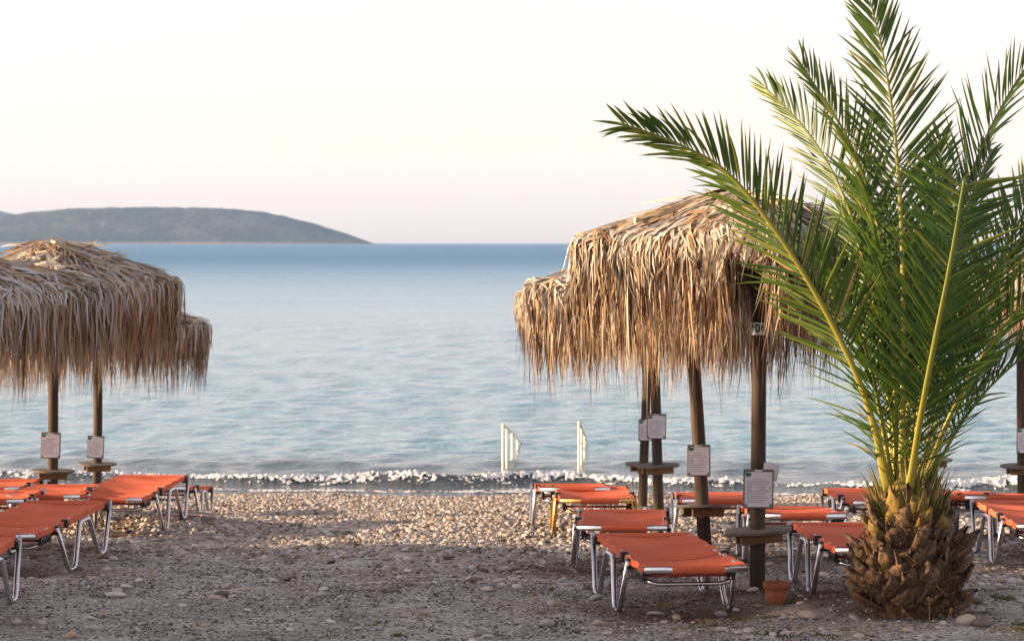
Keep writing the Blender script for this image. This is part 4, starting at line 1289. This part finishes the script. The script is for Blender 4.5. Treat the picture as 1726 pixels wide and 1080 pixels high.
random.seed(21)
frond([(1502, 850, -.02), (1468, 700, -.12), (1420, 580, -.22), (1335, 430, -.34), (1235, 300, -.42), (1150, 246, -.47), (1042, 206, -.52)], twist=.75, Lmax=.50, tone=.35, r0=.0185, nleaf=84)
frond([(1508, 845, .08), (1495, 650, .25), (1470, 500, .4), (1425, 340, .6), (1365, 228, .75), (1285, 142, .9)], up=(.4, .85, .6), Lmax=.54, tone=-.2, nleaf=76)
frond([(1512, 845, .03), (1506, 600, .05), (1482, 390, .12), (1432, 240, .18), (1348, 104, .2)], up=(.5, -.8, .5), Lmax=.52, tone=.25, nleaf=76)
frond([(1520, 845, .0), (1522, 600, .0), (1520, 400, .02), (1509, 230, .02), (1490, 100, .0), (1462, -18, -.05)], Lmax=.58, tone=.1, nleaf=76, vee=.3, up=(.25, 1, .1))
frond([(1535, 845, .08), (1558, 620, .25), (1598, 420, .4), (1650, 262, .5), (1700, 160, .55), (1765, 60, .6)], up=(-.5, .8, .55), Lmax=.54, tone=-.1, nleaf=72)
frond([(1527, 858, -.10), (1549, 720, -.30), (1573, 590, -.52), (1603, 440, -.72), (1626, 303, -.85)], Lmax=.54, tone=-.15, trunc=True, r0=.0185, nleaf=66, vee=.22, up=(.1, 1, .5))
frond([(1548, 855, .0), (1590, 765, .05), (1648, 675, .1), (1730, 597, .1), (1830, 540, .1)], twist=-.2, Lmax=.44, tone=-.45, nleaf=64)
frond([(1542, 850, .15), (1600, 640, .45), (1680, 450, .75), (1742, 330, .95), (1800, 235, 1.05)], up=(-.5, -.7, .5), Lmax=.52, tone=0, nleaf=66)
frond([(1512, 845, .12), (1500, 620, .4), (1478, 470, .7), (1462, 380, .9), (1440, 300, 1.1)], up=(.1, -1, .4), Lmax=.46, tone=0, nleaf=60)
frond([(1530, 845, .12), (1548, 620, .4), (1566, 460, .7), (1578, 340, .9), (1586, 225, 1.05)], up=(-.2, -1, .4), Lmax=.44, tone=.1, nleaf=64)
frond([(1540, 855, -.05), (1602, 700, -.2), (1676, 570, -.38), (1770, 470, -.5), (1850, 420, -.6)], twist=-.4, Lmax=.46, tone=-.2, nleaf=62)
frond([(1516, 850, .02), (1503, 690, .06), (1490, 560, .15), (1455, 430, .28), (1405, 340, .35)], twist=.3, Lmax=.42, tone=.1, nleaf=58)
frond([(1524, 850, -.03), (1530, 700, .1), (1546, 560, .3), (1570, 440, .5), (1610, 350, .7)], twist=-.2, Lmax=.42, tone=.05, nleaf=58)

frond([(1534, 848, .06), (1556, 660, .16), (1588, 500, .28), (1626, 370, .4), (1672, 250, .5)], up=(-.3, .9, .3), Lmax=.46, tone=-.2, nleaf=64)
frond([(1540, 850, .1), (1580, 690, .3), (1640, 540, .5), (1710, 420, .65), (1790, 340, .75)], up=(-.4, .8, .5), Lmax=.46, tone=-.3, nleaf=62)
frond([(1508, 850, -.02), (1488, 720, .02), (1462, 600, .08), (1420, 490, .16), (1372, 410, .22)], up=(.4, -.7, .6), Lmax=.42, tone=.1, nleaf=56)

# ------------------------------------------------------------------ weeds and dry grass
def blades(spots, hmin, hmax, tint, name, label, per=40, spread=.05, wid=.0035, lean=.5):
    Ps, Ws, Ss, Ti = [], [], [], []
    for (a, b, k) in spots:
        x, d = gpx(a, b)
        n_ = int(per * k)
        xx = x + rng.normal(0, spread * k, n_); yy = d + rng.normal(0, spread * k, n_)
        zz = ground_z(xx, yy) - .004
        h = rng.uniform(hmin, hmax, n_)
        dv = nrm(np.stack([rng.normal(0, lean, n_), rng.normal(0, lean, n_), np.ones(n_)], -1))
        tt = np.linspace(0, 1, 4)[None, :, None]
        Ps.append(np.stack([xx, yy, zz], -1)[:, None] + dv[:, None] * h[:, None, None] * tt + np.array([0, 0, -1.]) * (h * .35)[:, None, None] * tt ** 2 * np.linalg.norm(dv[:, :2], axis=1)[:, None, None])
        Ws.append(np.full((n_, 1), wid) * np.array([.8, 1, .7, .1])[None] * rng.uniform(.6, 1.3, (n_, 1)))
        Ss.append(np.repeat(nrm(np.cross(dv, rng.normal(0, 1, (n_, 3))))[:, None], 4, 1))
        Ti.append(np.clip(rng.normal(tint, .16, n_), 0, 1))
    V, Fq, per_ = ribbons(np.concatenate(Ps), np.concatenate(Ws), np.concatenate(Ss))
    o = obj(name, mesh_np(name, V, Fq, {'tint': np.repeat(np.concatenate(Ti), per_)}), M['drygrass'])
    return tag(o, label, kind='stuff')
blades([(627, 1057, 1.1), (560, 1071, .8), (672, 1070, .5), (602, 1056, .5), (810, 1013, .5), (795, 1010, .4), (945, 1003, .7), (730, 1062, .5), (1285, 1040, 1.0), (1300, 1042, .8), (1330, 1020, .6), (1245, 1038, .7), (1212, 1078, .8), (1290, 1068, 1.0), (1310, 1070, .9), (1325, 1075, .7),
        (1380, 1072, .6), (1400, 1074, .7), (1426, 1066, .5), (1180, 1055, .6), (1690, 1006, .9), (1700, 1008, .7), (1722, 1055, 1.3), (1716, 1066, 1.0), (930, 990, .5), (1010, 1000, .5), (1235, 1055, .6)],
       .012, .04, .22, 'weeds', 'low green weeds growing between the pebbles', 70, .035, .004, .9)
blades([(1440, 1072, 1.0), (1470, 1068, 1.0), (1640, 1055, 1.0), (1700, 1074, 1.4), (1715, 1076, 1.2), (1550, 1070, .8), (1500, 1066, .6), (1222, 1050, .8), (1150, 1060, .7), (1160, 1000, .8), (1190, 1040, .6), (1345, 1062, .6), (1670, 1020, .6), (1120, 1015, .6), (1050, 1045, .7), (960, 1015, .7), (900, 1035, .6), (720, 1045, .6)],
       .02, .065, .82, 'dry_grass', 'dry straw coloured grass around the palm foot', 55, .07, .0022, .8)
# three dry seed stalks at the palm's foot
for k, (a, b, tx, ty, lab) in enumerate([(1548, 1064, 1524, 1040, 'dry seed stalk leaning left at the palm foot'), (1565, 1064, 1565, 1020, 'tallest upright dry seed stalk at the palm foot'), (1590, 1066, 1601, 1038, 'dry seed stalk leaning right at the palm foot')]):
    x, d = gpx(a, b); d -= .02
    o = empty('seed_stalk', (x, d, gz(x, d) - .01)); tag(o, lab, 'dry stalk', 'dry seed stalks at the palm foot')
    tip = Vector(((tx - a) * d / F, 0, (b - ty) * d / F))
    q = MB(); q.tube([(0, 0, 0), tip * .5 + Vector((.004, 0, .006)), tip], [.0028, .0022, .0018], 6)
    st_ = q.build('stem', None, o)
    at_ = st_.data.attributes.new('tint', 'FLOAT', 'POINT'); at_.data.foreach_set('value', np.full(len(st_.data.vertices), .95, np.float32)); st_.data.materials.append(M['drygrass'])
    N = 26
    dv = nrm(np.array(list(tip.normalized()))[None] + rng.normal(0, .45, (N, 3)))
    tt = np.linspace(0, 1, 3)[None, :, None]
    P = np.array(list(tip))[None, None] + dv[:, None] * rng.uniform(.015, .03, N)[:, None, None] * tt
    V, Fq, per_ = ribbons(P, np.full((N, 1), .0025) * np.array([.5, 1, .2])[None], np.repeat(nrm(np.cross(dv, rng.normal(0, 1, (N, 3))))[:, None], 3, 1))
    obj('seed_head', mesh_np('seed_head', V, Fq, {'tint': np.full(len(V), 1.0)}), M['drygrass'], o)

# ------------------------------------------------------------------ unseen trees added off to the left to throw the foreground into shade
def tree_crown(seed, n=5200):
    g = np.random.default_rng(seed)
    c = g.normal(0, 1, (34, 3)); c = nrm(c) * g.uniform(.3, 1, (34, 1)) * np.array([1.5, 1.7, 1.5]) + np.array([0, 0, 2.55])
    c[:, 2] = np.clip(c[:, 2], .75, 4.0)
    k = g.integers(0, 34, n)
    p_ = c[k] + nrm(g.normal(0, 1, (n, 3))) * (.75 * g.random((n, 1)) ** .5)
    p_[:, 2] = np.clip(p_[:, 2], .25, 4.45)
    dv = nrm(g.normal(0, 1, (n, 3))); L_ = g.uniform(.10, .22, n)
    tt = np.linspace(0, 1, 3)[None, :, None]
    P = p_[:, None] + dv[:, None] * L_[:, None, None] * tt
    S = np.repeat(nrm(np.cross(dv, g.normal(0, 1, (n, 3))))[:, None], 3, 1)
    V, Fq, per_ = ribbons(P, np.full((n, 1), .05) * np.array([.5, 1, .1])[None], S)
    me = mesh_np('crown', V, Fq, {'tint': np.repeat(g.random(n), per_)})
    me.materials.append(M['treeleaf']); return me
CR = [tree_crown(s_) for s_ in (1, 2, 3)]
q = MB()
q.tube([(0, 0, -.1), (.05, .02, .8), (-.03, .05, 1.7), (.05, 0, 2.6)], [.16, .12, .10, .06], 9)
for (ax_, ay_, az_) in ((.9, .4, 2.6), (-.8, .6, 2.5), (.2, -1.0, 2.4), (-.4, -.6, 3.2), (.5, .7, 3.3)):
    q.tube([(0, 0, 1.1), (ax_ * .5, ay_ * .5, az_ * .72), (ax_, ay_, az_)], [.07, .05, .02], 7)
tr0 = q.build('trunk', M['bark'])
trunk_tree = tr0.data; bpy.data.objects.remove(tr0)
places = ['nearest the beach loungers', 'second from the water', 'third from the water', 'fourth from the water', 'fifth from the water', 'sixth from the water', 'seventh from the water', 'eighth from the water', 'ninth from the water', 'last, behind the camera']
for k, yy in enumerate(np.linspace(20.2, -3.5, 10)):
    xx = -17.5 + random.uniform(-.8, .8)
    o = empty('shade_tree', (xx, yy, gz(xx, yy)), (0, 0, random.uniform(0, 6)))
    s_ = random.uniform(1.08, 1.2); o.scale = (s_, s_, s_)
    tag(o, 'unseen bushy tree added left of the beach for shade, ' + places[k], 'tree', 'unseen shade trees added in a row left of the beach')
    for nm, me in (('trunk', trunk_tree), ('crown', CR[k % 3])):
        c_ = bpy.data.objects.new(nm, me); C.objects.link(c_); c_.parent = o
